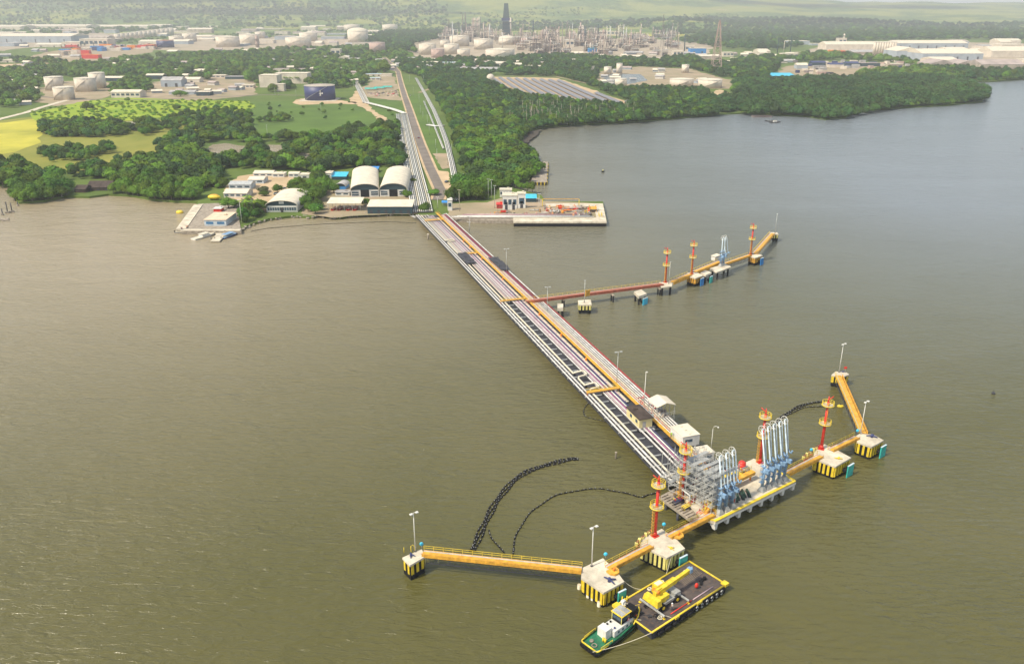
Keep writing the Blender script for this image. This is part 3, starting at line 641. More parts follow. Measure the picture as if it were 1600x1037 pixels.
# ---------------- red fire monitor towers ----------------
def tower(label):
    t=T('fire_monitor_tower',label,'tower',(0,0,0),0,'red fire monitor towers')
    MB().cyl(0,0,.0,14.6,.42,.34,12).build('column',red,t);MB().box(0,0,0,1.5,1.5,.25).cyl(0,0,.25,1.2,.65,.45,8).build('base',red,t)
    for z,nm in ((13.6,'top_platform'),(7.9,'middle_platform')):
        o=MB().cyl(0,0,z,z+.1,1.45,n=14).build(nm,galv,t)
        mb=MB().ring(0,0,z+.06,1.55,.15,16,5);
        for k in (.6,1.1): mb.ring(0,0,z+k,1.55,.06,16,5)
        for i in range(12): a=math.pi*i/6;mb.beam((1.55*math.cos(a),1.55*math.sin(a),z),(1.55*math.cos(a),1.55*math.sin(a),z+1.1),.07)
        mb.build('handrail',yellow,o)
    mb=MB()
    for x in (-.3,.3): mb.beam((x-.85,0,.2),(x-.85,0,8.6),.09);mb.beam((x+.75,.2,8),(x+.75,.2,14.4),.09)
    for i in range(28): mb.beam((-1.15,0,.4+i*.3),(-.55,0,.4+i*.3),.06)
    for i in range(9): mb.ring(-.85,0,1+i*.85,.42,.04,8,4)
    mb.build('caged_ladder',orange,t)
    MB().cyl(0,0,14.6,16.2,.13,n=8).sph((0,0,15.2),.28,n=8,m=5).tube([(0,0,15.3),(-.5,.7,15.7),(-.8,1.1,16.1)],.13,7).build('monitor',red,t)
    return t
TW=tower('red tower with two ringed platforms on the white dolphin between the barge and the platform')
TW.location=G(1023,837,6);TW.rotation_euler=(0,0,.6)
for px,py,z,lb,rz in ((1065,779,4.9,'red tower with two ringed platforms on the pipe covered side deck, behind the nearest tower',.6),(1187,722,6,'red tower with two ringed platforms rising behind the right group of loading arms',.3),(1283,701,6,'red tower with two ringed platforms on the dolphin right of the loading platform',-2),(1039.5,441,6,'red tower on the far side jetty, the left one of its three',1),(1080.5,428,6,'red tower on the far side jetty, the middle one of its three',1),(1172.5,398,6,'red tower on the far side jetty, the right one of its three',1)):
    copy_tree(TW,None,G(px,py,z),rz,lb)
# ---------------- dolphins ----------------
def dolphin(label,top,z=6,fins=3.0,m=yellow,fw=.62,front=None,fend=None,fcol=teal,pilem=black,group='mooring dolphins of the oil berth',name='mooring_dolphin',topm=conc,stripes=True,cap=.5):
    pts=[G(x,y,z) for x,y in top];c=sum(pts,Vector())/len(pts);O=Vector((c.x,c.y,0))
    t=T(name,label,'dolphin',O,0,group)
    pl=[(p.x,p.y) for p in pts];MB().prism(pl,z-cap,z).build('cap',topm,t,O)
    ins=[c+(p-c)*.93 for p in pts]
    if stripes:
        MB().prism([(p.x,p.y) for p in ins],max(.5,z-cap-fins*1.6),z-cap).build('skirt',black,t,O)  # black backing of the fins, carried lower to paint the shadow over the water
        mb=MB();n=len(pts)
        for i in range(n):
            a,b=pts[i],pts[(i+1)%n];d=b-a;L0=d.length;d.normalize();k=max(1,round(L0/(fw*2)));nrm=Vector((d.y,-d.x,0))
            if (a+b)/2 != c and nrm.dot((a+b)/2-c)<0: nrm=-nrm
            for j in range(k):
                q=a+d*((j+.5)*L0/k)-nrm*.22;mb.box(q.x,q.y,z-cap-fins,fw,.42,fins,math.atan2(d.y,d.x))
        mb.build('stripe_fins',m,t,O)
    for i,p in enumerate(pts):
        for f in ((.72,.3) if len(pts)>4 and i%2 else (.72,)):
            q=c+(p-c)*f;mb=MB().cyl(q.x,q.y,-1,z-cap-(fins*.5 if stripes else 0),.42,n=8);mb.build('pile',pilem,t,O)
    if fend:
        a=G(*fend[0],z);b=G(*fend[1],z);d=(b-a).normalized();nn=Vector((d.y,-d.x,0));mid=(a+b)/2
        if nn.dot(mid-c)<0: nn=-nn
        ang=math.atan2(d.y,d.x);wd=(b-a).length;q=mid+nn*1.1
        MB().box(q.x,q.y,z-cap-4.2,wd,.3,4.0,ang).build('fender_panel',fcol,t,O)
        mb=MB();mb.box(q.x,q.y,z-cap-.25,wd,.42,.12,ang);mb.build('fender_frame',lblue,t,O)
        mb=MB();
        for s_ in (-.3,.3):
            e=mid+d*wd*s_;mb.tube([e-nn*.3+Vector((0,0,z-cap-2-z)),e+nn*.95+Vector((0,0,z-cap-2-z))],.6,10,.45)
        mb.build('fender_cone',black,t,O)
    return t
D2=dolphin('big cream topped dolphin with yellow and black stripes between the striped footbridge and the barge',[(942,871.5),(909,887),(908,902),(943,925.5),(975.5,908),(963,891)],fend=((961,917),(973,911)))
D3=dolphin('cream topped striped dolphin carrying the nearest red tower',[(1034,825.5),(1003,841),(1000,851),(1042,871),(1070.5,856.3),(1058,843)],fend=((1057,864),(1069,858)),m=pyel)
D4=dolphin('cream topped striped dolphin carrying the red tower right of the loading platform',[(1288.6,693.5),(1271.7,706),(1271.7,716),(1305.6,728.5),(1330,714.7),(1305,701)],fend=((1320,722.5),(1329,717)))
D5=dolphin('cream topped striped dolphin with a dark hook and a light pole, rightmost at the berth',[(1343.8,676.5),(1337,681),(1339,689.5),(1361.8,698),(1381,687.6),(1365,678.6)],fend=((1372,693),(1380,688.5)))
D1=dolphin('small striped mooring dolphin at the left end of the long footbridge',[(659,857),(628.5,870.6),(640.5,882.8),(664,869)],fw=.7,fins=2.4)
D6=dolphin('small striped mooring dolphin at the far right end of the berth with a red marker',[(1305.5,580),(1299,585.5),(1317,588.5),(1327,584.8),(1321,580.5)],fins=2.2,fw=.7)
mb=MB()
for i,(x,y) in enumerate(((905,914),(919,927),(926,931),(936,941),(947,938))):
    p=G(x,y,.9);m_=MB().cyl(p.x,p.y,-1,p.z+.2,.42,n=10);m_.build('white_pile_end',cream,D2,D2.location)
FJ='dolphins and pads of the far side jetty'
dolphin('striped dolphin pad under the right tower of the far jetty, with a blue fender',[(1170.5,396.8),(1169.5,399.4),(1179.6,402.9),(1191.8,399),(1182,395.5)],fend=((1186,401),(1190.6,399.4)),fcol=blue,group=FJ,fins=2.3,fw=.6,m=orange)
dolphin('striped dolphin pad under the middle tower of the far jetty, with a blue fender',[(1073.8,426),(1073.8,431),(1086.6,434.8),(1098.3,430.2),(1089.8,425.5)],fend=((1092,432.5),(1097,430.6)),fcol=blue,group=FJ,fins=2.3,fw=.6,m=orange)
dolphin('small white pad with a pale fender between the middle tower and the far pump platform',[(1094,425.5),(1102.5,429.8),(1112,426),(1102.5,421.7)],fend=((1106.5,428.3),(1110.5,426.4)),group=FJ,stripes=False,cap=.9)
dolphin('bare concrete platform carrying the pale blue arms on the far jetty',[(1108.9,419),(1119.5,425.4),(1142.4,417),(1134.4,411.6)],group=FJ,stripes=False,cap=.6,name='arm_platform')
dolphin('small striped pad at the tip of the far jetty',[(1201.9,362.7),(1208.8,366.2),(1216.7,366),(1214,363)],group=FJ,fins=1.8,fw=.6,m=pyel)
dolphin('plain grey pad under the left tower of the far jetty',[(1030,441),(1033,449),(1050,447),(1051,440)],group=FJ,stripes=False)
dolphin('striped square dolphin with a thin light pole standing before the far jetty',[(903,469),(904,476),(924.5,476),(923,468)],group=FJ,fins=1.9,fw=.7,m=pyel)
dolphin('plain pad with a raised rim and blue fender before the far jetty',[(990.5,455.5),(998,463),(1010.5,458.5),(1002,452)],group=FJ,stripes=False,cap=1.1,fend=((1002,461.5),(1009,459)),fcol=aqua)
dolphin('tiny white capped pile stump nearest the pier before the far jetty',[(871,474),(871,481),(880,481),(880,474)],group=FJ,stripes=False,cap=1.4)
def hook(p,rz,label,s=1,m=navy):
    t=T('mooring_hook',label,'mooring hook',p,rz,'dark quick release mooring hooks',s)
    MB().cyl(0,0,0,1.0,.38,.3,8).build('post',m,t)
    for a in (.6,-.6,2.6): MB().tube([(0,0,.6),(.9*math.cos(a),.9*math.sin(a),.45),(1.5*math.cos(a),1.5*math.sin(a),.3)],.22,6,.14).build('hook_arm',m,t)
hook(G(952,908,6),-.3,'dark three armed mooring hook on the big dolphin beside the barge')
hook(G(642,868,6),-.9,'dark mooring hook on the small leftmost dolphin',.7)
hook(G(1362,683,6),.2,'dark mooring hook on the rightmost big dolphin')
hook(G(1317,581.5,6),.4,'dark mooring hook on the small far right dolphin',.6)
hook(G(1048,857,6),-.3,'yellow stained mooring hook on the dolphin of the nearest red tower',.6,yellow)
hook(G(1310,717,6),.3,'yellow mooring hook on the dolphin right of the loading platform',.7,yellow)
for x,y,lb,dx in ((649,861,'white light pole on the small leftmost dolphin',0),(924.5,884,'white light pole on the big dolphin beside the barge',0),(1311,581,'white light pole on the small far right dolphin',0),(1344.5,677,'white light pole on the rightmost big dolphin',0)):
    pole('light_pole',G(x,y,6),10.2,lb,'white light poles on the dolphins',.9,rz=BA)
for x,y,h,lb in ((913,472,9.5,'thin light pole on the striped square dolphin before the far jetty'),(1045,443,10,'thin light pole beside the left tower of the far jetty'),(1211,363.5,10.5,'thin light pole at the tip of the far jetty'),(1175,397,9,'thin light pole beside the right tower of the far jetty')):
    pole('light_pole',G(x,y,6),h,lb,'thin light poles of the far jetty',.5,m=galv,heads=1)
for x,y,lb in ((659,856,'small turquoise life ring box on the leftmost dolphin'),(946,872,'small turquoise life ring box on the big dolphin beside the barge'),(1037,825,'small turquoise life ring box on the dolphin of the nearest tower'),(1339,678,'small blue life ring box on the rightmost dolphin'),(1267,708,'small blue life ring box left of the red tower dolphin')):
    t=T('life_ring_box',lb,'life ring box',G(x,y,6),0,'life ring boxes on the dolphins');MB().cyl(0,0,0,.9,.07,n=6).build('post',grey,t);MB().sph((0,0,1.15),.48,.3,.5,n=10,m=6).build('box',aqua,t)
p=G(1320,582,6);t=T('marker','red round marker on a thin stick on the small far right dolphin','marker',p);MB().cyl(0,0,0,1.7,.05,n=6).build('stick',grey,t);MB().box(0,0,1.4,.9,.2,.8).build('plate',red,t)
t=T('ladder','yellow ladder hoop at the back of the small leftmost dolphin','ladder',G(645,861,6));MB().tube([(-.4,0,-2),(-.4,0,1.4),(0,0,1.8),(.4,0,1.4),(.4,0,-2)],.08,6).build('hoop',yellow,t);MB().tube([(-1.9,-.6,0),(-1.9,-.6,1.5)],.07,6).build('stanchion',yellow,t)
# ---------------- footbridges ----------------
def bridge(label,p,q,w=1.5,m=orange,truss=False,z=6.35,ends=True,side='L',dk=None,th=.55,rm=yellow,tank=False,group='orange footbridges between the dolphins',shift=.65):
    a,b=G(*p,z),G(*q,z);d=(b-a);Ln=d.length;ang=math.atan2(d.y,d.x)
    t=T('footbridge',label,'footbridge',a,ang,group)
    MB().box(Ln/2,-.35,-.1,Ln,w*.62,.16).build('deck',m,t)
    MB().box(Ln/2,-w*.66-.05,-th,Ln,.14,th+.25).build('side_girder',m,t)
    MB().box(Ln/2,w*.42,-th+.05,Ln,.14,th).build('side_girder',dorange if not truss else m,t)
    MB().box(Ln/2,w*.17,-.13,Ln,w*.42,.14).build('cable_tray',galv,t)
    MB().rail((0,w*.5,.05),(Ln,w*.5,.05),1.05,2.2,.07).build('handrail',rm,t)
    MB().rail((0,-w*.72,.1),(Ln,-w*.72,.1),.5,2.2,.05).build('toe_rail',m,t)
    if truss:
        mb=MB();n=int(Ln/1.6)
        for y in (-w*.6,w*.4):
            mb.beam((1,y,-2.1),(Ln-1,y,-2.1),.14)
            for i in range(n): x=1+(Ln-2)*i/n;x2=1+(Ln-2)*(i+1)/n;mb.beam((x,y,-2.1),(x2,y,-.5) if i%2 else (x,y,-.5),.09);mb.beam((x,y,-.5),(x2,y,-2.1),.07)
        mb.build('truss',dark,t)
    return t
bridge('very long orange footbridge over a dark truss from the leftmost dolphin to the big one',(661,862),(909,888),1.7,truss=True)
bridge('short orange footbridge from the big dolphin to the dolphin of the nearest tower',(949,886),(1016,851),1.6)
bridge('orange footbridge from the nearest tower dolphin up to the loading platform',(1044,837),(1113,802),1.6)
bridge('orange footbridge from the loading platform to the dolphin right of it',(1229,738),(1281,711),1.6)
bridge('orange footbridge between the two right hand striped dolphins',(1297,702),(1338,682),1.6)
bridge('long orange footbridge over a dark truss to the small far right dolphin',(1348,676),(1309.5,586),1.9,truss=True)
for x,y,lb in ((958,893,'bulging orange landing with a red stop at the big dolphin end of the short footbridge'),(1059,837,'bulging orange landing with a red stop beside the footbridge to the platform')):
    t=T('bridge_landing',lb,'landing',G(x,y,6.1),BA);MB().prism([(-1.3,.8),(1.3,.8),(1.3,-.4),(.6,-1.3),(-.6,-1.3),(-1.3,-.4)],.02,.45).build('plate',orange,t);MB().cyl(0,-.3,.45,1.4,.16,n=8).box(0,-.3,.8,.7,.3,.2).build('stop',dorange,t)
FB='walkways of the far side jetty'
def jet(label,p,q,**k): return bridge(label,p,q,group=FB,**k)
jet('long rusty red walkway with yellow rails from the pier to the left far tower',(822,470),(1034,443),w=2.6,m=mat('rusty_red_brown_paint',(.40,.10,.05),.6,scale=.8,var=.3,streak=.3),th=.7)
for x,y in ((848,475),(880,470),(957,462),(1030,452)):
    a=G(x,y-2,5);t=T('pile_bent','pair of dark piles under the rusty red walkway of the far jetty','piles',(a.x,a.y,0),.37,'pile pairs under the far jetty');MB().box(0,0,4.6,.8,2.6,.5).build('cap',concd,t)
    for s_ in (-.9,.9): MB().cyl(0,s_,-1,4.6,.35,n=8).build('pile',black,t)
jet('orange walkway with tall side plates right of the left far tower',(1048,440),(1077,428),w=2.2,th=1.2)
jet('bright orange walkway from the middle far tower to the pump platform',(1085,424),(1124,408),w=2.6,th=1.3)
jet('orange walkway from the pump platform to the right far tower',(1133,411),(1171,398),w=2.,truss=True)
jet('orange walkway climbing away to the tip of the far jetty',(1178,396),(1206,364.5),w=2.4,truss=False)
t=T('signal_board','orange board leaning on the rusty red walkway behind the striped square dolphin','board',G(918,463,6),.6);MB().box(0,0,.2,2.4,.25,2.6).build('plate',orange,t);MB().beam((0,0,-.6),(0,0,.3),.2).build('post',grey,t)
t=T('cabin','small white tilted roof cabin behind the arms of the far jetty','cabin',G(1118,406,6),.6);MB().box(0,0,0,3.6,2.6,1.7).build('wall',white,t);MB().beam((-2,0,2.1),(2,0,2.5),3,.16).build('roof',roofw,t)
B_=arm('marine_loader','slender pale blue loading arm on the far jetty, left of its pair','loading arms of the far jetty',13.5,.5);B_.location=G(1126,416,6);B_.rotation_euler=(0,0,.6)
copy_tree(B_,None,G(1130,414.5,6),.6,'slender pale blue loading arm on the far jetty, right of its pair')
# red pipework behind dolphins 3 and 4
for (x,y),(x2,y2),lb in (((994,852),(1018,831),'low red and grey pipe railing behind the dolphin of the nearest tower'),((1255,717),(1280,699),'low red pipe railing behind the dolphin right of the loading platform')):
    a,b=G(x,y,5.6),G(x2,y2,5.6);mb=MB();mb.rail(a,b,1,1,.1);mb.tube([a+Vector((0,-.6,0)),b+Vector((0,-.6,0))],.18,6);t=T('pipe_railing',lb,'railing',a);mb.build('rail',maroon,t,a)
    mb=MB()
    for k in range(5): q=a.lerp(b,k/5);mb.box(q.x,q.y,q.z,.6,.6,.8+.4*(k%2),k)
    mb.build('valve',pyel,t,a)
# ================= VESSELS AND FLOATS =================
def loft(mb,secs):     # secs: list of rings (same count) -> skin
    n=len(secs[0]);o=len(mb.v)
    for r in secs: mb.v+=[tuple(p) for p in r]
    for i in range(len(secs)-1):
        for k in range(n): mb.f.append([o+i*n+k,o+i*n+(k+1)%n,o+(i+1)*n+(k+1)%n,o+(i+1)*n+k]);mb.m.append(mb.mi);mb.s.append(False)
    return mb
ba=R(38.7);BG=G(1018,988,1.9);BG.z=WZ;L0,W0=23.8,10.2
t=T('barge','flat dark decked barge with a yellow rail around its edge, moored by the striped dolphins','barge',(BG.x,BG.y,WZ),ba)
mb=MB().add([(0.4,0,-.4),(L0-.6,0,-.4),(L0-.6,W0,-.4),(.4,W0,-.4),(0,0,1.75),(L0,0,1.75),(L0,W0,1.75),(0,W0,1.75)],[(0,3,2,1),(0,1,5,4),(1,2,6,5),(2,3,7,6),(3,0,4,7),(4,5,6,7)]);mb.build('hull',navy and dark,t)
MB().box(L0/2,W0/2,1.755,L0-.3,W0-.3,.06).build('deck',brown,t)
mb=MB()
for a,b in (((0,0),(L0,0)),((L0,0),(L0,W0)),((L0,W0),(0,W0)),((0,W0),(0,0))): mb.tube([(a[0],a[1],1.95),(b[0],b[1],1.95)],.2,8)
mb.box(7.5,-.1,1.6,1.2,.5,.5).box(14.6,-.1,1.6,1.6,.5,.5).box(L0,.3,1.6,1.3,1.3,.6).box(.3,W0,1.6,1.4,1,.6);mb.build('rail',yellow,t)
mb=MB()
for x,y in ((2.5,W0-.3),(3.4,W0-.1),(2.6,W0+.5)): mb.box(x,y,1.8,1.4,.25,.5,.7)
mb.build('fairlead',yellow,t)
for k,x in enumerate((7.2,14.3)): MB().tube([(x,1.25,1.95),(x+6.6,1.25,1.95)],.12,6).build('deck_pipe',(red,pink)[k],t)
for i in range(13):
    mb=MB();x=13+i*.82;mb.tube([(x,-.32,.9+.42*math.cos(2*math.pi*k/10)) if 0 else (x+.36*math.cos(2*math.pi*k/10),-.3,.85+.5*math.sin(2*math.pi*k/10)) for k in range(10)],.15,6,closed=True);mb.build('tyre_fender',grey if i%2 else black,t)
for i in range(5): MB().tube([(1.5+i*2.3,-.3,.8),(3.1+i*2.3,-.3,.8)],.35,8).build('roller_fender',black,t)
for x,y in ((2,W0-1.3),(9.6,W0-.9),(13.5,W0-1.)): MB().ring(x,y,1.95,.42,.13,14,6).ring(x,y,2.12,.36,.1,14,6).build('rope_coil',rope,t)
def item(name,cat,label,p,rz,parts,group=None):
    t=T(name,label,cat,p,rz,group)
    for nm,mb,m in parts: mb.build(nm,m,t)
    return t
def BGp(x,y,z=1.82):
    c,s_=math.cos(ba),math.sin(ba);return Vector((BG.x+x*c-y*s_,BG.y+x*s_+y*c,z+WZ))
# crane
cr=T('mobile_crane','yellow rough terrain crane with its boom lowered along the barge deck','crane',BGp(8.8,5.5),ba,sc=1.1)
mb=MB().box(0,-.9,.75,6.6,2.5,.55).box(2.9,-.9,.6,1.2,2.3,.5).box(-2.9,-.9,.6,1.2,2.3,.5).box(2.6,-.9,1.3,1.6,2.2,.5);mb.build('carrier',grey,cr)
for x in (-1.9,2.1):
    for y in (-2.15,.35):
        o=MB().tube([(x,y-.3,.72),(x,y+.3,.72)],.72,16).build('tyre',black,cr);sg=-1 if y<-1 else 1
        MB().tube([(x,y+sg*.28,.72),(x,y+sg*.38,.72)],.36,10).build('rim',yellow,o)
for x in (-3.4,3.5):
    MB().box(x,-.9,.55,.3,6.2,.25).build('outrigger_beam',galv,cr)
    for y in (-3.9,2.1): MB().cyl(x,y,0,.7,.1,n=6).box(x,y,0,.5,.5,.08).build('outrigger_foot',yellow,cr)
mb=MB().cyl(-.9,-.9,1.3,1.6,1.0,n=14).box(-1.3,-.9,1.6,3.2,1.9,.9);mb.build('turntable',yellow,cr)
mb=MB().add([(-3.9,-2.6,1.7),(-2.6,-2.6,1.7),(-2.6,1.2,1.7),(-3.9,1.2,1.7),(-3.7,-2.4,2.9),(-2.7,-2.4,2.9),(-2.7,1.0,2.9),(-3.7,1.0,2.9)],[(0,3,2,1),(4,5,6,7),(0,1,5,4),(1,2,6,5),(2,3,7,6),(3,0,4,7)]);mb.build('counterweight',yellow,cr)
o=MB().box(.2,.95,1.5,2.2,1.3,1.9).build('cab',yellow,cr);MB().box(.3,1.62,2.2,1.6,.05,.9).box(1.32,.95,2.1,.05,1.05,1.0).build('window',glass,o);MB().box(.2,.95,3.4,1.5,1.0,.06).build('roof_panel',roofw,o)
mb=MB().beam((-2.4,-.4,2.9),(3.6,-.35,3.25),.85,.95).beam((3.4,-.35,3.2),(7.6,-.3,3.5),.68,.75).box(-1.3,-.4,3.4,1.2,.5,.35).tube([(-2,.15,3.45),(3.4,.15,3.75)],.06,5);mb.build('boom',yellow,cr)
MB().tube([(-.2,-.9,1.9),(2.2,-.45,2.7)],.18,8).build('boom_cylinder',grey,cr)
MB().tube([(-1.8,-1.1,3.3),(-1.8,.4,3.3)],.36,12).build('winch_drum',dorange,cr)
o=MB().box(7.9,-.3,3.0,.8,1.0,.9).beam((8,-.3,3.4),(8.6,-.3,3.9),.2).build('boom_head',mblue,cr)
mb=MB().tube([(8.2,-.3,3.1),(8.3,-1.3,1.9),(8.1,-1.9,1.3)],.04,5);mb.build('hoist_rope',dark,o)
MB().sph((8.1,-2.1,.75),.45,.35,.6,n=10,m=6).build('hook_block',red,cr)
item('steel_frame','frame','grey welded frame piece lying on the barge deck behind the boom tip',BGp(20,W0-2.2),.3+ba,[('beam',MB().box(0,0,0,3.4,.5,.5).box(-1,0,.5,.4,.4,.9).beam((-1,0,1.3),(1.4,0,.5),.15),galv)])
item('scrap_pile','scrap','black lumpy scrap pieces near the far end of the barge deck',BGp(20.5,3.8),ba+.3,[('lump',MB().box(-.8,0,0,1,.5,.4,.3).box(.2,.2,0,1.3,.6,.3,-.2).box(1,-.1,0,.6,.6,.7,.6),black)])
for i,(x,y) in enumerate(((3.2,3.4),(4.5,2.6),(5.6,4.4),(2.8,5.2),(5,6.2),(6.2,3.2))):
    item('deck_gear','deck gear','dark loose gear and cut rope scattered on the barge deck behind the crane counterweight',BGp(x,y),i,[('box',MB().box(0,0,0,.7+.2*(i%3),.45,.3).tube([(-.6,.5,.08),(.1,.7,.08),(.7,.3,.08)],.07,5),(dark,black,brown)[i%3])],'loose deck gear on the barge')
item('rope_heap','rope','tan coiled rope heap at the near end of the barge deck',BGp(4.6,1.9),0,[('coil',MB().ring(0,0,.1,.5,.09,12,5).ring(.1,.1,.25,.35,.08,12,5).tube([(.4,.2,.06),(1.4,.6,.06),(2.4,.1,.06)],.05,5),rope)])
mb=MB();
for i in range(6): mb.beam((0,i*.35,.05),(6.2,i*.35+.2,.05),.12,.06)
item('timber','timber','long dull timber boards lying at the far end of the barge deck',BGp(16.6,5.6),ba,[('board',mb,mat('weathered_timber',(.24,.19,.14),.9,scale=1))])
# tug
ta=R(42.5);tp=G(919,1012,1.2)
tg=T('tugboat','green hulled tugboat with a white deckhouse and dark wheelhouse, bow against the barge','tugboat',(tp.x+.2,tp.y+.2,WZ),ta)
st=[(0,1.9,1.35),(.35,2.15,1.35),(3,2.3,1.35),(7,2.35,1.45),(11,2.1,1.8),(13.2,1.45,2.1),(14.6,.7,2.35),(15.2,.12,2.5)]
def ringat(f,zf,ex=0): return [(x*(1 if x>0 else 1)+ex*(1 if x>10 else 0),-y*f,zf(z)) for x,y,z in st]+[(x,y*f,zf(z)) for x,y,z in st[::-1]]
mb=MB();loft(mb,[ringat(.86,lambda z:-.5),ringat(.97,lambda z:.35)]);mb.build('boot_top',black,tg)
mb=MB();loft(mb,[ringat(.97,lambda z:.35),ringat(1,lambda z:z)]);mb.build('hull',green,tg)
mb=MB();r_=ringat(.97,lambda z:z-.35);mb.add(r_,[tuple(range(len(r_)))]);mb.build('deck',green,tg)
mb=MB();mb.tube(ringat(1.02,lambda z:z+.05)[0:3],.15,6);mb.tube(ringat(1.02,lambda z:z+.05)[-3:],.15,6);mb.tube([(0,-1.9,1.4),(0,1.9,1.4)],.17,6);mb.tube([(1,-2.2,1.9),(4.4,-2.3,1.9)],.06,5).tube([(1,2.2,1.9),(4.4,2.3,1.9)],.06,5)
for x in (1,2.1,3.3,4.4): mb.beam((x,-2.25,1.3),(x,-2.25,1.9),.06).beam((x,2.25,1.3),(x,2.25,1.9),.06)
mb.build('aft_rail',yellow,tg)
mb=MB().tube(ringat(1.02,lambda z:z+.02)[4:8],.13,6).tube([(13,-1.2,2.6),(15.3,0,3.1),(13,1.2,2.6)],.06,5)
for x,y in ((13,-1.2),(14.2,-.6),(15.2,0),(14.2,.6),(13,1.2)): mb.beam((x,y,2),(x,y,2.8),.06)
mb.build('bow_rail',yellow,tg)
for i in range(5): MB().tube([(-.25,-1.6+i*.8+.34*math.cos(k*.628),.75+.4*math.sin(k*.628)) for k in range(10)],.15,6,closed=True).build('tyre_fender',black,tg)
MB().tube([(-.05,-2.2,.7),(-.05,2.2,.7)],.3,8).tube([(0,-2.3,.8),(6,-2.5,.9),(11,-2.2,1.3)],.14,6).tube([(0,2.3,.8),(6,2.5,.9),(11,2.2,1.3)],.14,6).build('rubbing_strake',black,tg)
MB().box(4.7,.2,1.1,1.7,2.2,2.2).build('engine_casing',white,tg)
o=MB().box(8.6,-.1,1.2,5.8,3.0,1.4).build('deckhouse',white,tg)
for x in (7,8.3,9.6,10.8): MB().box(x,-1.62,1.65,.5,.04,.5).build('porthole',glass,o)
MB().box(11.2,-1.62,1.3,.6,.05,1.2).build('door',grey,o)
o=MB().box(9.6,.1,2.6,2.7,2.6,1.9).build('wheelhouse',black,tg)
MB().box(9.6,-1.23,3.3,2.2,.05,.8).box(8.23,.1,3.3,.05,2.2,.8).box(9.6,1.43,3.3,2.2,.05,.8).build('window',glass,o)
mb=MB().box(9.6,.1,4.5,3.1,3.0,.12);mb.build('roof',yellow,o)
MB().box(8.9,.1,4.63,1.25,2.6,.06).box(10.3,.1,4.63,1.25,2.6,.06).build('roof_panel',grey,o)
MB().box(12.2,-.2,2.7,2.2,2.2,1.5).build('awning',black,tg)
mb=MB();mb.tube([(10.3,-1.27,2.95),(10.3,-1.32,2.95)],.36,16);mb.build('emblem_ring',red,o);mb=MB();mb.tube([(10.3,-1.31,2.95),(10.3,-1.35,2.95)],.23,16);mb.build('emblem_disc',white,o)
mb=MB().tube([(8.2,-1.2,1.3),(8.2,-1.2,4.6)],.07,6).tube([(8.2,1.3,1.3),(8.2,1.3,4.6)],.07,6);mb.build('stanchion',pyel,tg)
MB().cyl(11.3,1.1,2.6,5.3,.32,.26,8).box(11.3,1.1,5.1,.9,.7,.5).build('funnel',white,tg)
mb=MB().cyl(11,0,4.5,6.8,.07,.05,6).beam((10.9,-.7,6),(11.1,.7,6),.07);mb.build('mast',dark,tg)
for x,y in ((6.3,.9),(6.5,-.9),(7.3,.9)): MB().cyl(x,y,1.2,2.9,.2,n=8).build('vent',(black,navy,white)[int(x*3)%3],tg)
MB().cyl(3.4,-1.2,1.1,2.0,.22,n=8).cyl(3.4,-.7,1.1,2.0,.22,n=8).build('bollard',yellow,tg)
MB().cyl(1.7,.9,1.05,1.35,.42,n=10).ring(1.2,-.3,1.2,.5,.1,12,5).build('tow_gear',concd,tg)
MB().box(13.1,-.9,2.0,.5,.4,.7).build('red_box',red,tg)
# mooring lines
def line(p,q,label,sag=.5,r=.05):
    p,q=Vector(p),Vector(q);pts=[p.lerp(q,i/8)-Vector((0,0,sag*4*(i/8)*(1-i/8))) for i in range(9)]
    one(MB().tube(pts,r,5),'mooring_line',rope,label,'rope',p,'pale mooring lines')
line(G(926,1018,1.6),G(1018,988,2),'pale mooring line from the stern of the tug to the near corner of the barge',.5,.06)
line(G(985,962,2.2),G(1002,968,2),'short pale line from the bow of the tug to the side of the barge',.2)
line(G(973,905,5.8),G(1001,920,2),'pale mooring line from the big dolphin down to the barge',.6)
line(G(1048,872,5.5),G(1041,896,2),'pale mooring line from the nearest tower dolphin to the barge',.3)
line(G(952,975,2.5),G(972,943,2),'pale line from the tug wheelhouse to the far corner of the barge',.2)
# oil booms: strings of dark floats
def boom(label,px,rows=1,r=.2,sp=.78,dz=0,foam=False):
    pts=[G(x,y,0) for x,y in px]
    # Catmull-Rom resample
    out=[];P_=[pts[0]]+pts+[pts[-1]]
    for i in range(1,len(P_)-2):
        n=max(3,int((P_[i+1]-P_[i]).length/.5))
        for k in range(n):
            u=k/n;a,b,c,d=P_[i-1:i+3];out.append(.5*((2*b)+(c-a)*u+(2*a-5*b+4*c-d)*u*u+(3*b-a-3*c+d)*u**3))
    mb=MB();acc=0
    for j in range(rows):
        off=(j-(rows-1)/2)*.62;dist=0;nxt=j*.3
        for i in range(1,len(out)-1):
            d=(out[i+1]-out[i-1]).normalized();nn=Vector((d.y,-d.x,0));q=out[i]+nn*(off+.18*math.sin(i*.31+j*2));dist+=(out[i]-out[i-1]).length
            if dist>=nxt:
                nxt+=sp;mb.tube([q-d*sp*.33+Vector((0,0,.12)),q+d*sp*.33+Vector((0,0,.12))],r,6)
                mb.mi=1
                if int(nxt/sp)%2==0: mb.box(q.x,q.y,q.z+.12+r*.7,.16,.16,.14)
                mb.mi=0
    pl=out;mb.tube([q+Vector((0,0,.04)) for q in pl[::2]],.07,5)
    one(mb,'oil_boom',[black,grey],label,'oil boom',pts[0],'floating oil booms')
boom('thick curved band of dark floats reaching from the long footbridge out into open water',[(738,862),(752,830),(770,793),(790,765),(815,742),(850,728),(885,719),(906,717)],3,.26)
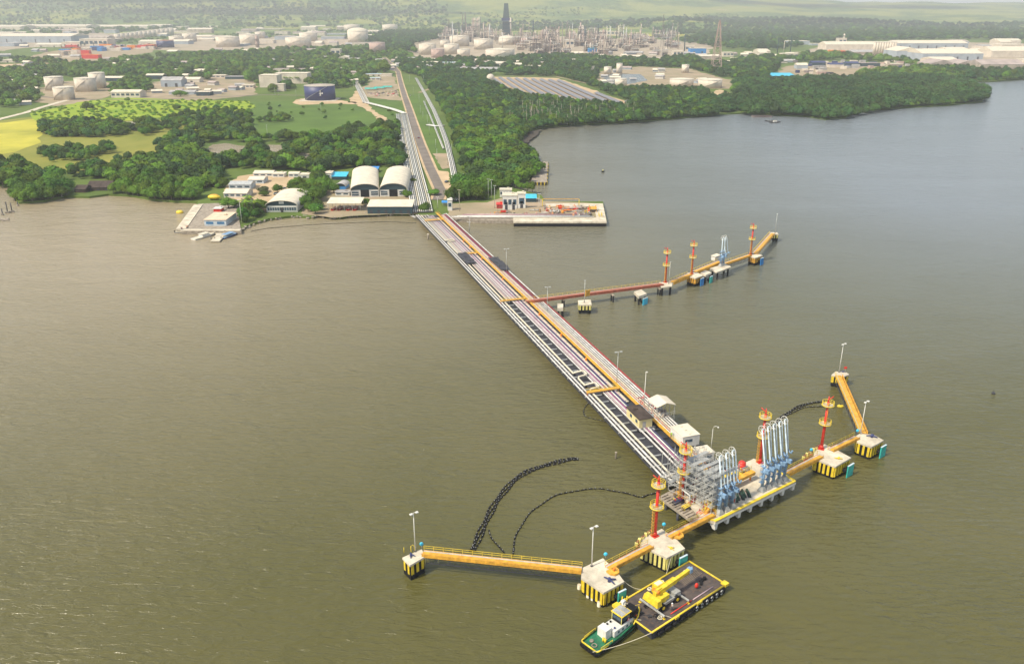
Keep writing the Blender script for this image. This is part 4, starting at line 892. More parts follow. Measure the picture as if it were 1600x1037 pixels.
boom('thin curved string of dark floats sweeping from the long footbridge toward the side deck',[(800,869),(805,842),(820,812),(848,786),(880,771),(930,764),(970,769),(1000,777),(1012,773),(1034,768)],1,.2)
boom('short slack string of floats hanging between the thick boom and the long footbridge',[(764,828),(770,843),(782,858),(791,867)],1,.18)
boom('curved band of dark floats running behind the right group of loading arms',[(1207,668),(1222,652),(1240,640),(1262,631),(1297,627)],2,.24)
boom('second thin string of floats beside the band behind the right loading arms',[(1226,650),(1245,642),(1262,636),(1297,635)],1,.17)
boom('slack dark float line looping in the water left of the pier below the expansion loops',[(922,628),(912,640),(914,650),(930,655),(950,660)],1,.12)
boom('thin dark float line stretched along the rocky shore left of the pier',[(650,349),(600,347),(540,349),(480,352),(420,357),(392,362)],1,.2,1.1)
def buoy(p,label,rx,ry,rz,name='buoy',group='yellow floats on the water'):
    t=T(name,label,'buoy',p,0,group);MB().sph((0,0,rz*.35),rx,ry,rz,n=14,m=8).build('float',yellow,t);MB().cyl(0,0,rz*1.2,rz*1.2+.35,.18,n=8).build('eye',dark,t)
buoy(G(1313,635,0),'yellow float at the end of the boom below the right tower',1.1,.7,.5)
buoy(G(281,333,0),'large yellow buoy in the water left of the quay',2.3,1.7,1.4)
t=T('lifeboat','big orange yellow enclosed lifeboat hull on the bank behind the quay','lifeboat',G(335,311,2));MB().sph((0,0,1.4),4.3,1.8,1.5,n=16,m=8).build('hull',yellow,t);MB().sph((.2,0,2.1),3.2,1.3,1.2,n=12,m=6,half=True).build('canopy',orange,t);MB().box(0,0,-.2,5,1.6,.5).build('cradle',dark,t)
t=T('buoy','tiny dark buoy with a pale top far out on the right hand water','buoy',G(942,269,0));MB().cyl(0,0,-.2,1.0,1.3,1.1,8).build('float',black,t);MB().cyl(0,0,1,2.2,.5,.2,6).build('top_mark',pyel,t)
for x,y,lb in ((1597,233,'small dark buoy at the right edge of the water'),(1552,615,'tiny dark float alone on the right hand water')):
    t=T('buoy',lb,'buoy',G(x,y,0));MB().cyl(0,0,-.2,.5,.6,.5,8).build('float',dark,t);MB().cyl(0,0,.5,1.2,.1,n=5).build('top_mark',red if x>1590 else dark,t)
t=T('mooring_pile','lone old timber pile standing in the water left of the pier end','pile',G(962,716,0));MB().cyl(0,0,-1,1.9,.3,.24,8).build('timber',bark,t);MB().cyl(0,0,1.9,2.05,.34,n=8).build('cap',concd,t)
t=T('mooring_pile','short white capped pile in the water near the shore end of the pier','pile',G(669,374,0));MB().cyl(0,0,-1,2.6,.5,n=8).build('timber',concd,t);MB().box(0,0,2.6,1.1,1.1,.5).build('cap',conc,t)
def motorboat(p,rz,L_,hm,cm,label,cab=True,canopy=False,group=None):
    t=T('motorboat',label,'boat',p,rz,group);b=L_*.15
    s2=[(-L_/2,b*.85),(-L_*.2,b),(L_*.15,b*.95),(L_*.38,b*.5),(L_*.5,.05)]
    def rg(f,z,): return [(x,-y*f,z+.15*max(0,x)*.6) for x,y in s2]+[(x,y*f,z+.15*max(0,x)*.6) for x,y in s2[::-1]]
    mb=MB();loft(mb,[rg(.8,-.2),rg(1,.8)]);mb.build('hull',hm,t);mb=MB();r=rg(.93,.62);mb.add(r,[tuple(range(len(r)))]);mb.build('deck',cm,t)
    if cab:
        o=MB().box(-.02*L_,0,.6,L_*.3,b*1.3,1.5).build('wheelhouse',white,t);MB().box(L_*.14,0,1.25,.05,b*1.1,.6).build('window',glass,o);MB().box(-.02*L_,0,2.1,L_*.34,b*1.5,.1).build('roof',cream,o);MB().cyl(-.05*L_,0,2.2,3.6,.06,n=5).build('mast',white,t)
    else:
        for x in (-.25,0,.2): MB().box(L_*x,0,.5,.5,b*1.6,.35).build('seat',cream,t)
        MB().box(-L_/2-.2,0,.2,.5,.4,1.1).build('outboard_motor',black,t)
    if canopy: MB().box(-L_*.1,0,2,L_*.5,b*1.7,.1).build('canopy',mblue,t)
    return t
motorboat(G(320,370,0),R(60),16,white,cream,'larger white launch moored left of the floating dock')
motorboat(G(350,370,0),R(60),12.5,pyel,cream,'yellowish open boat moored right of the floating dock',False)
motorboat(G(359.5,369,0),R(68),14,navy,mblue,'dark blue boat at the right end of the floating dock',False,True)
motorboat(G(287,363.5,0),R(4),9.5,grey,cream,'low grey open boat lying along the left end of the quay',False)
motorboat(G(1211,192,0),R(10),13,dark,brown,'small dark work boat off the mangrove shore')
motorboat(G(1201,190,0),R(170),9,black,brown,'small dark open boat just left of the work boat off the mangroves',False)
item('cargo_barge','barge','low rusty brown flat barge lying against the mangrove shore',G(1190,183,0),R(8),[('hull',MB().box(0,0,-.3,22,9,1.8),steelb),('deck',MB().box(0,0,1.5,21,8,.2),brown)])
t=T('floating_dock','pale floating dock running out between the moored boats','dock',G(345,368,0))
q=[G(x,y,.8) for x,y in ((325,359.8),(366,359.8),(361,363.5),(352,367),(343,376.5),(329,376.5),(339,365),(326,363))]
MB().prism([(p.x,p.y) for p in q],WZ+.3,WZ+.9).build('deck',conc,t,t.location);MB().prism([(p.x+.1,p.y+.3) for p in q],WZ-.4,WZ+.3).build('float',black,t,t.location)
for x,y in ((330,374),(352,366),(362,361)): p=G(x,y,0);MB().cyl(p.x,p.y,-.5,4,.18,n=6).build('pile',dark,t,t.location)
a=G(843,268,2);t=T('old_jetty','pale concrete old jetty with yellow posts on its edge beside the mangroves','jetty',(a.x,a.y,WZ),R(-3))
MB().prism([(-5.2,-42),(6.2,-42),(6.,44),(-4.,44)],1.0,2.).build('deck',concd,t)
MB().prism([(-5.0,-41.8),(6.,-41.8),(5.8,43.8),(-3.8,43.8)],-1,1).build('wall',dark,t)
for i in range(9): MB().box(-4.6+i*1.3,-42.2,-.2,.5,.4,2.4).build('fender_post',yellow if i%2 else black,t)
for i in range(12): MB().box(6.4,-40+i*7,-.2,.5,.6,2.8).build('fender_post',dark if i%2 else yellow,t)
for i in range(5): MB().cyl(-2.5+i*.6,-30+i*14,2,2.7,.3,n=6).build('bollard',steelb,t)
# ================= BUILDINGS, TANKS, STACKS =================
def building(name,label,cat,x0,x1,yb,ye,depth,wall=wallp,roof=roofw,kind='flat',rise=2,rz=0,win=0,door=0,group=None,z=1.5,open_=False,wm=glass):
    """front wall from pixel x0..x1 at base row yb, eave at row ye; depth in metres"""
    a,b=G(x0,yb,z),G(x1,yb,z);c=(a+b)/2;Wd=(b-a).length;H=max(2.2,HT((x0+x1)/2,yb,ye,z))
    t=T(name,label,cat,(c.x,c.y,c.z),rz,group);exc(x0-1.5,x1+1.5,PX(c.x,c.y+depth,c.z)[1]-1,yb+7200/c.y)
    if open_:
        for i in range(5):
            for y in (.4,depth-.4): MB().cyl(-Wd/2+.4+i*(Wd-.8)/4,y,0,H,.14,n=6).build('post',galv,t)
    else: MB().box(0,depth/2,0,Wd,depth,H).build('wall',wall,t)
    mb=MB();e=.35;hx,d0,d1=Wd/2+e,-e,depth+e
    if kind=='flat': mb.box(0,depth/2,H,Wd+.6,depth+.6,.3).box(Wd*.2,depth*.6,H+.3,1.5,1.5,.8)
    elif kind=='gable':      # ridge along x
        mb.add([(-hx,d0,H),(hx,d0,H),(hx,depth/2,H+rise),(-hx,depth/2,H+rise),(hx,d1,H),(-hx,d1,H)],[(0,1,2,3),(3,2,4,5),(0,3,5),(1,4,2),(0,5,4,1)])
    elif kind=='gabley':     # ridge along depth
        mb.add([(-hx,d0,H),(hx,d0,H),(0,d0,H+rise),(-hx,d1,H),(hx,d1,H),(0,d1,H+rise)],[(0,1,2),(5,4,3),(0,2,5,3),(1,4,5,2),(0,3,4,1)])
    elif kind=='shed': mb.add([(-hx,d0,H),(hx,d0,H),(hx,d1,H+rise),(-hx,d1,H+rise),(-hx,d0,H+.15),(hx,d0,H+.15),(hx,d1,H+rise+.15),(-hx,d1,H+rise+.15)],[(0,3,2,1),(4,5,6,7),(0,1,5,4),(1,2,6,5),(2,3,7,6),(3,0,4,7)])
    elif kind=='arch':
        n=14;r0=[];
        for k in range(n+1): q=math.pi*k/n;r0.append((-hx*math.cos(q),H+rise*math.sin(q)))
        vs=[(x,d0-.6,zz) for x,zz in r0]+[(x,d1,zz) for x,zz in r0];mb.sm=True
        mb.add(vs,[(k,k+1,n+2+k,n+1+k)[::-1] for k in range(n)]);mb.sm=False
        mb.add([(x,d1,zz) for x,zz in r0],[tuple(range(n+1))])
        mb.mi=1;mb.add([(x*.94,d0+.2,H+(zz-H)*.9) for x,zz in r0],[tuple(range(n+1))[::-1]]);mb.mi=0
        for k in range(n):   # rim
            x1_,z1_=r0[k];x2_,z2_=r0[k+1];mb.beam((x1_,d0-.6,z1_),(x2_,d0-.6,z2_),.3)
    mb.build('roof',[roof,dkteal] if kind=='arch' else roof,t)
    for i in range(win):
        x=-Wd/2+(i+.5)*Wd/win
        o=MB().box(x,-.04,H*.38,Wd/win*.66,.1,H*.36).build('window',wm,t)
        MB().box(x,-.08,H*.36,Wd/win*.7,.08,.1).build('sill',wall,o)
    for i in range(door):
        x=-Wd/2+(i+.5)*Wd/door;MB().box(x,-.05,0,min(4,Wd/door*.36),.08,H*.55).build('door',dark,t)
    return t
dkteal=mat('dark_teal_panel',(.02,.055,.07),.6,scale=.5,var=.2)
# hangars near the shore
def hangar(label,x0,x1,yb,ye,yc,yback,lean,wins,**k):
    H=HT((x0+x1)/2,yb,ye);C=HT((x0+x1)/2,yb,yc);a=G((x0+x1)/2,yb,1.5);q=G((x0+x1)/2,yback,C);dp=q.y-a.y
    t=building('hangar',label,'hangar',x0,x1,yb,ye,dp,white,roofw,'arch',C-H,lean,0)
    Wd=(G(x1,yb)-G(x0,yb)).length
    if wins:
        MB().box(0,-.06,0,Wd*.3,.12,H*1.02).build('doorway',black,t)
        for s_ in (-1,1):
            MB().box(s_*Wd*.34,-.12,H*.25,Wd*.24,.14,H*.5).build('window',glass,t);MB().box(s_*Wd*.34,-.14,H*.47,Wd*.25,.14,H*.06).build('mullion',white,t)
    else:
        MB().box(0,-.1,H*.2,Wd*.93,.14,H*.55).build('window_band',glass,t)
        mb=MB()
        for i in range(13): mb.box(-Wd*.46+i*Wd*.92/12,-.2,H*.2,.18,.12,H*.55)
        mb.box(0,-.2,H*.2,Wd*.93,.13,.2).box(0,-.2,H*.72,Wd*.93,.13,.2);mb.build('window_grid',white,t);MB().box(0,-.25,0,1.6,.1,H*.7).build('door',dark,t);MB().box(0,-.1,H+1,Wd*.16,.2,H*.35).build('sign_board',white,t)
    return t
hangar('large arched white hangar with dark gable, left of the pair by the pipe rack',549,592,308,296.5,287,266,R(9),True)
hangar('large arched white hangar with dark gable, right of the pair by the pipe rack',594,636,307,296,286,266,R(4),True)
hangar('smaller arched white hangar with a row of blue windows near the rocky shore',417,465,331.5,321,313,302,R(2),False)
0 and building('annex','pale flat annex wall along the left side of the left big hangar','building',540,550,294,270,30,white,roofw,'flat')
building('open_shed','open sided shed with a cream sloping roof over red boats on the slipway','shed',512,564,330,318,13,roofw,roofw,'shed',1.0,open_=True)
building('boat_shed','long low shed with a cream roof and dark open front at the water edge','shed',574.5,644,334,323,14,dkteal,roofw,'shed',1.2,door=6)
for x,lb in ((522,'dark red work boat on the left under the open shed'),(532,'dark red work boat second from the left under the open shed'),(546,'dark red work boat third under the open shed'),(556,'dark red work boat at the right under the open shed')):
    motorboat(G(x,327,1.7),R(80),7,red if x!=532 else maroon,maroon,lb,False,group='red boats under the open shed')
building('cottage','small cottage with an arched grey roof and blue front left of the big hangars','cottage',525,540,296,291,11,blue,roofg,'arch',2.2,R(-4))
building('house','small white house with dark windows below the arched grey cottage','house',524,546,306,300.5,6,white,roofg,'flat',win=2)
building('store_shed','long shed with a turquoise roof behind the arched cottage','shed',519,541,281,276,10,dkteal,aqua,'shed',1.5)
building('store_shed','small shed with a blue roof peeping out between the two big hangars','shed',576,590,270,266,9,navy,blue,'shed',1)
building('house','white flat roofed house left of the turquoise roofed shed','house',504,518,281,271,9,white,roofw,'flat',win=1)
building('house','long cream bungalow nearest the orange lifeboat','bungalow',350,386,309,302,14,wallp,roofw,'gable',1.6,win=4)
building('house','grey white house with two stepped roofs behind the cream bungalow','house',358,392,296,288.5,12,mat('bluish_wall',(.5,.55,.58),.7),galv,'gable',1.5,win=3)
building('house','small pale blue walled house beside the sandy yard','house',388,412,287,281,12,mat('bluish_wall',(.5,.55,.58)),roofw,'gable',1.4,win=2)
building('house','white house with a jumbled pale roof at the back of the sandy yard','house',396,426,276,271,12,white,roofw,'gable',1.3,win=3)
building('house','small white house right of the jumbled roof at the back of the yard','house',426,444,277,272,8,white,roofw,'flat',win=2)
building('house','white cabin with two windows at the right back of the sandy yard','cabin',451,467,277,271.5,8,white,cream,'gable',1,win=2)
building('house','long low white store at the far right back of the sandy yard','store',468,484,278,274.5,8,white,roofw,'flat',door=1)
t=building('pilot_station','square cream roofed pilot station with big blue windows on the quay','pilot station',320,354,354,344,19,mat('bluish_wall',(.5,.55,.58)),mat('peach_flat_roof',(.66,.53,.38),.8,scale=.4,var=.15,streak=.1),'flat',win=2,wm=bglass)
t=building('store_shed','tiny white shed with a red front behind the pilot station','shed',334,346,332,328,5,red,white,'flat')
building('house','low brown roofed thatched boathouse among the mangroves on the left shore','boathouse',136,172,298,293,16,brick,brick,'gable',3.2,R(3),door=3)
building('house','small brown hut left of the thatched boathouse','hut',117,134,301,298,10,brick,brick,'gable',2.2)
building('guard_house','slim white two storey guard house beside the shore end of the pier','guard house',699.5,706.5,329,313,4,white,white,'flat',win=1)
building('control_building','tall white building with windows on the east quay','building',809,821,328,303,6,white,cream,'flat',win=1,door=1)
building('control_building','white upper floor building on legs left of the tall white one on the east quay','building',785.5,808,328,306,9,white,cream,'flat',open_=False,win=3,door=2)
building('control_building','narrow white block at the back left of the east quay buildings','building',781,799.5,308,297,6,white,cream,'flat',win=4)
building('store_shed','open shed with a light blue roof right of the white quay buildings','shed',822,838,316,310,8,dkteal,aqua,'shed',1)
building('store_shed','tiny shed with a blue tarpaulin roof next to the guard house','shed',691,699,322,318,4,galv,blue,'gable',1,open_=True)
building('store_shed','long low rusty roofed store at the left of the east quay','shed',776,786,326,320,6,maroon,red,'flat')
# east quay process pipes and frames
for i in range(6):
    y=340.5-i*.9;a=G(706+i*4,y,3);b=G(928-i*3,y-.1,3)
    one(MB().tube([a+Vector((0,0,.6)),(a+b)/2+Vector((0,0,.6)),b+Vector((0,0,.6))],.24,6),'pipeline',(white,galv,white,steelt,purple,steelt)[i],('front white pipe along the water side of the east quay','second grey pipe from the water along the east quay','third pipe from the water on the east quay, white','fourth pipe from the water on the east quay, brown','fifth pipe from the water on the east quay, purple','hindmost brown pipe along the east quay')[i],'pipeline',a,'pipes along the east quay')
for i in range(64):
    p=G(rnd.uniform(846,926),rnd.uniform(324,338.5),2.6)
    if i>46: p=G(rnd.uniform(740,845),rnd.uniform(331,338),1.9)
    t=T('pipe_manifold','low brown and tan valve manifold among the crowded pipework of the east quay','pipework',p,rnd.choice((0,1.57)),'valve manifolds on the east quay')
    l_=rnd.uniform(2.5,8);MB().tube([(-l_/2,0,.2),(-l_/2,0,1.3),(l_/2,0,1.3),(l_/2,0,.2)],.2,6).tube([(-l_/2,.7,1),(l_/2,.7,1)],.15,5).build('pipe',rnd.choice((steelt,galv,white,dorange,steelb,steelt)),t)
    MB().box(0,0,0,l_*.5,1.0,.5+rnd.random()).cyl(.4,0,1,2.1,.16,n=5).build('valve',rnd.choice((steelb,red,steelt,orange,grey)),t)
for x,y,yt,lb in ((876,322,311,'yellow goal shaped gantry at the back of the east quay'),(916,335,329,'yellow pillar gantry at the front right of the east quay')):
    p=G(x,y,2.9);h=HT(x,y,yt,2.9);t=T('gantry',lb,'gantry',p,0);w_=11.5 if x<900 else .8
    for s_ in (-1,1): MB().beam((s_*w_,0,0),(s_*w_,0,h),.4).build('leg',yellow,t)
    MB().beam((-w_,0,h),(w_,0,h),.3).build('crossbeam',orange,t)
item('pipe_rack_frame','frame','bright orange box frame at the right end of the quay pipework',G(926,330,2.7),0,[('post',MB().rail((-2,-3,0),(-2,4,0),3,2,.2).rail((2,-3,0),(2,4,0),3,2,.2),orange),('platform',MB().box(0,0,2,4,7,.2),orange)])
item('stair_frame','frame','yellow ladder frame standing on the right end of the quay apron',G(938,338,3),0,[('handrail',MB().rail((-.8,-3,0),(-.8,3,0),2,1.5,.12).rail((.8,-3,0),(.8,3,0),2,1.5,.12),yellow)])
for x,y,yt,lb,m in ((773,325,290,'tall thin lamp post in front of the trees left of the east quay buildings',galv),(842,327,303,'thin white lamp post in the middle of the east quay',white),(718,329,297,'stout pale lamp post beside the guard house',cream),(763,312,280,'thin pole behind the east quay at the mangrove edge',galv),(768,313,281,'twin thin pole right beside another behind the east quay',galv),(684,325,308,'thin white pole at the start of the pier walkway',white),(785,320,296,'lamp post with cross arm above the narrow white block',galv),(733,360,347,'thin lamp post rising from the water right of the pier',galv),(378,349,312,'leaning white pole beside the palm on the rocky shore',white),(468,328,300,'white pole right of the small arched hangar',white)):
    pole('lamp_post',G(x,y,1.5),HT(x,y,yt),lb,'lamp posts and poles along the shore',.8,m,0)
for i,(x,y) in enumerate(((655,160),(657,178),(661,186),(665,172),(668,196),(646,150),(671,210),(681,232),(683,250),(706,246),(699,258),(725,240),(662,130),(640,128),(622,105),(575,96),(553,140),(435,150),(463,152),(418,212),(430,150),(470,130),(250,110),(244,140),(502,178),(300,100))):
    pole('utility_pole',G(x,y,1.5),rnd.uniform(8,13),'thin pale utility pole standing in the grass beside the road and pipe tracks','utility poles beside the road',.5,galv,rnd.random(),1)
# pipe racks on land
def rack(label,pts,wd,n,z=2.6,m=(white,galv,white,grey,cream),group='pipe tracks on the land'):
    P3=[G(x,y,z) for x,y in pts];t=T('pipe_track',label,'pipe track',(P3[0].x,P3[0].y,1.4),0,group)
    for k in range(n):
        off=(k-(n-1)/2)*wd/n;q=[]
        for i,p in enumerate(P3):
            d=(P3[min(i+1,len(P3)-1)]-P3[max(i-1,0)]).normalized();q.append(p+Vector((d.y,-d.x,0))*off)
        MB().tube(q,wd/n*.33,6).build('pipe',m[k%len(m)],t,t.location)
    mb=MB()
    for a,b in zip(P3,P3[1:]):
        k=max(1,int((b-a).length/9))
        for i in range(k):
            c=a.lerp(b,i/k);d=(b-a).normalized();nn=Vector((d.y,-d.x,0))*wd/2;mb.beam(c-nn-Vector((0,0,.6)),c+nn-Vector((0,0,.6)),.5,.5)
    mb.build('support',dark,t,t.location);return t
rack('broad bundle of pale pipes on the ground left of the straight road',[(659,330),(656,312),(653,298),(645,262),(637,225),(632,200),(627.5,178)],14,11)
rack('narrow double pipe line right of the road bending toward the refinery',[(716,306),(705,250),(698,222),(690,200),(678,172),(664,146),(650,122)],5,4)
rack('pale pipe bundle running from the road bend across the grass to the left',[(632,177),(615,171),(592,165),(572,160)],6,3,3.2)
rack('thin pipe line continuing inland from the grass toward the tanks',[(572,160),(566,148),(558,132),(552,118)],9,6)
rack('single pipe line in the grass strip between the road and the mangroves',[(693,232),(684,210),(672,180),(662,158)],2,2)
rack('short row of pale pipes across the clearing beside the mangroves',[(668,195),(680,197),(694,196)],5,3)
rack('pipes coming down through the trees behind the guard house',[(712,312),(722,300),(734,286),(728,272)],5,4)
def tank(name,label,x,yb,wp,yt,m=tankw,rm=roofw,kind='cone',group='storage tanks beyond the trees',z=1.5,stair=True):
    p=G(x,yb,z);Rr=(G(x+wp/2,yb,z)-G(x-wp/2,yb,z)).length/2;H=max(3,HT(x,yb,yt,z)*1.22)
    t=T(name,label,'tank',(p.x,p.y+Rr,p.z),0,group);exc(x-wp/2-1,x+wp/2+1,PX(p.x,p.y+2*Rr,z)[1],yb+7200/p.y)
    MB().cyl(0,0,0,H,Rr,n=40).build('shell',m,t)
    mb=MB();n=40
    rise=Rr*(.34 if kind=='dome' else .09);lv=5 if kind=='dome' else 1;prev=None
    for i in range(lv+1):
        a=math.pi/2*i/lv if kind=='dome' else 0;rr=Rr*1.01*(math.cos(a) if kind=='dome' else (1-i*.97));zz=H+.02+rise*(math.sin(a) if kind=='dome' else i)
        mb.v+=[(max(.01,rr)*math.cos(2*math.pi*k/n),max(.01,rr)*math.sin(2*math.pi*k/n),zz) for k in range(n)]
        if i:
            for k in range(n): mb.f.append([(i-1)*n+k,(i-1)*n+(k+1)%n,i*n+(k+1)%n,i*n+k]);mb.m.append(0);mb.s.append(kind=='dome')
    mb.build('roof',rm,t)
    mb=MB();mb.ring(0,0,H+.5,Rr,.12,28,4).ring(0,0,H-.2,Rr+.1,.22,28,4);mb.build('rim_rail',galv,t)
    if stair:
        mb=MB();
        for k in range(11):
            a=-2.6+k*.16;mb.beam((Rr*1.02*math.cos(a),Rr*1.02*math.sin(a),H*k/11),(Rr*1.02*math.cos(a+.16),Rr*1.02*math.sin(a+.16),H*(k+1)/11),1.0,.3)
        mb.build('stair',steelt if m is tankw else grey,t)
    return t
t=tank('storage_tank','dark navy storage tank with a pale roof and white cross emblem on the plain',495.5,158,48,139.5,navy,mat('tan_tank_roof',(.42,.36,.30),.8,scale=.1,var=.2),group=None)
H_=HT(495.5,158,139.5);Rr=(G(519.5,158,1.5)-G(471.5,158,1.5)).length/2
mb=MB();ex=Rr*.24;yy=-math.sqrt(Rr*Rr-ex*ex)-.25
mb.box(ex,yy,H_*.45,.9,.25,H_*.42).box(ex,yy,H_*.61,H_*.42,.27,.9)
for a,b,c in ((0,.42,0),(0,-.0,0)): mb.box(ex,yy-.02,H_*.45+(H_*.42-.9 if a==0 and b>0 else 0),2.2,.22,.9)
for s_ in (-1,1): mb.box(ex+s_*(H_*.21-.4),yy-.02,H_*.66-1.3,.9,.22,2.2)
mb.build('emblem',white,t)
MB().box(0,-Rr*.2,-.1,Rr*2.4,Rr*2.2,.4).build('plinth',conc,t)
TK=[('white tank leftmost of the refinery tank group by the road',667,86,27,72,0),('pinkish tank in front of the leftmost white refinery tank',683.5,92.5,21,80,1),('white tank behind the pinkish refinery tank',705,85,24,72.5,0),('small white tank between two larger ones at the back of the group',695,74,15,65.5,0),('wide tall white tank with a staircase at the back of the refinery group',717,73,31,60,0),('pale tank at the front, left of the great flat tank',724,90.5,20,80,0),('white tank with a cone roof in the middle of the refinery group',755,78,30,65,0),('great broad flat tank closest to the road trees',781,93,46,81,0),('domed white tank at the foot of the black tower',792,70.5,26,62.5,2),('small tan tank right of the domed one',820,71,12,62,1),('white tank far back left of the refinery',548,49,24,41,0),('big domed tank in front of the far back white tank',557,68.5,32,53,2),('white tank far back near the blue trees',608,50,24,41,0),('pink brown tank standing alone among the trees',588,83,25,70,1),('large white tank on the bare ground in the middle distance',462,73.5,40,62,0),('second pale tank behind the large one on bare ground',479,64.5,28,54,0),('small white tank left of the brick water tower',405,60,16,52,0),('large white tank right of the navy sided tank far left',351,74,36,61,0),('white tank behind the large far left one',386,71,30,57.5,0),('short white tank right in the far left group',293,65,21,55,0),('low white tank beside the short one in the far left group',272,67,22,59,0),('navy sided tank with a rusty roof far left',254,75,26,66,3),
('white tank in the near left cluster, rear left',84,131,20,123,0),('white tank in the near left cluster, left',79.5,142,26,125,0),('white tank in the near left cluster, front',94,157,30,141,0),('widest white tank of the near left cluster',128,144,31,127,0),('tallest white tank of the near left cluster, right',148.5,139,24,119,0),
('small white tank at the water works, left',923,111.5,12,105.5,0),('small white tank at the water works, middle',950,116,12,107,0),('tall slim white tank at the water works',968,116,9.5,102.5,0),('low white tank at the front of the water works',971,136,19,126,0),('white tank on the green mound of the water works',1071.5,114.5,11.5,104,0),('open topped white round basin at the water works, left',1068,136.5,37,127,0),('open topped white round basin at the water works, right',1113,138.5,37,128,0)]
for lb,x,yb,wp,yt,k in TK: tank('storage_tank',lb,x,yb,wp,yt,(tankw,tankp,tankw,navy)[k],(roofw,tankp,roofw,mat('rusty_roof',(.36,.16,.10),.9))[k],'dome' if k==2 else 'cone')
for i in range(9):
    tank('silo','pale silo in the long row beside the white factory roofs',1365.5+i*4,87,4.2,70,tankw,roofw,'cone','silos beside the white factory',stair=False)
for i in range(13):
    tank('silo','pale round silo in the long row before the far left warehouses',182+i*7,62-i*.55,9,55-i*.75,tankw,roofw,'cone','silos in the far left row',stair=False)
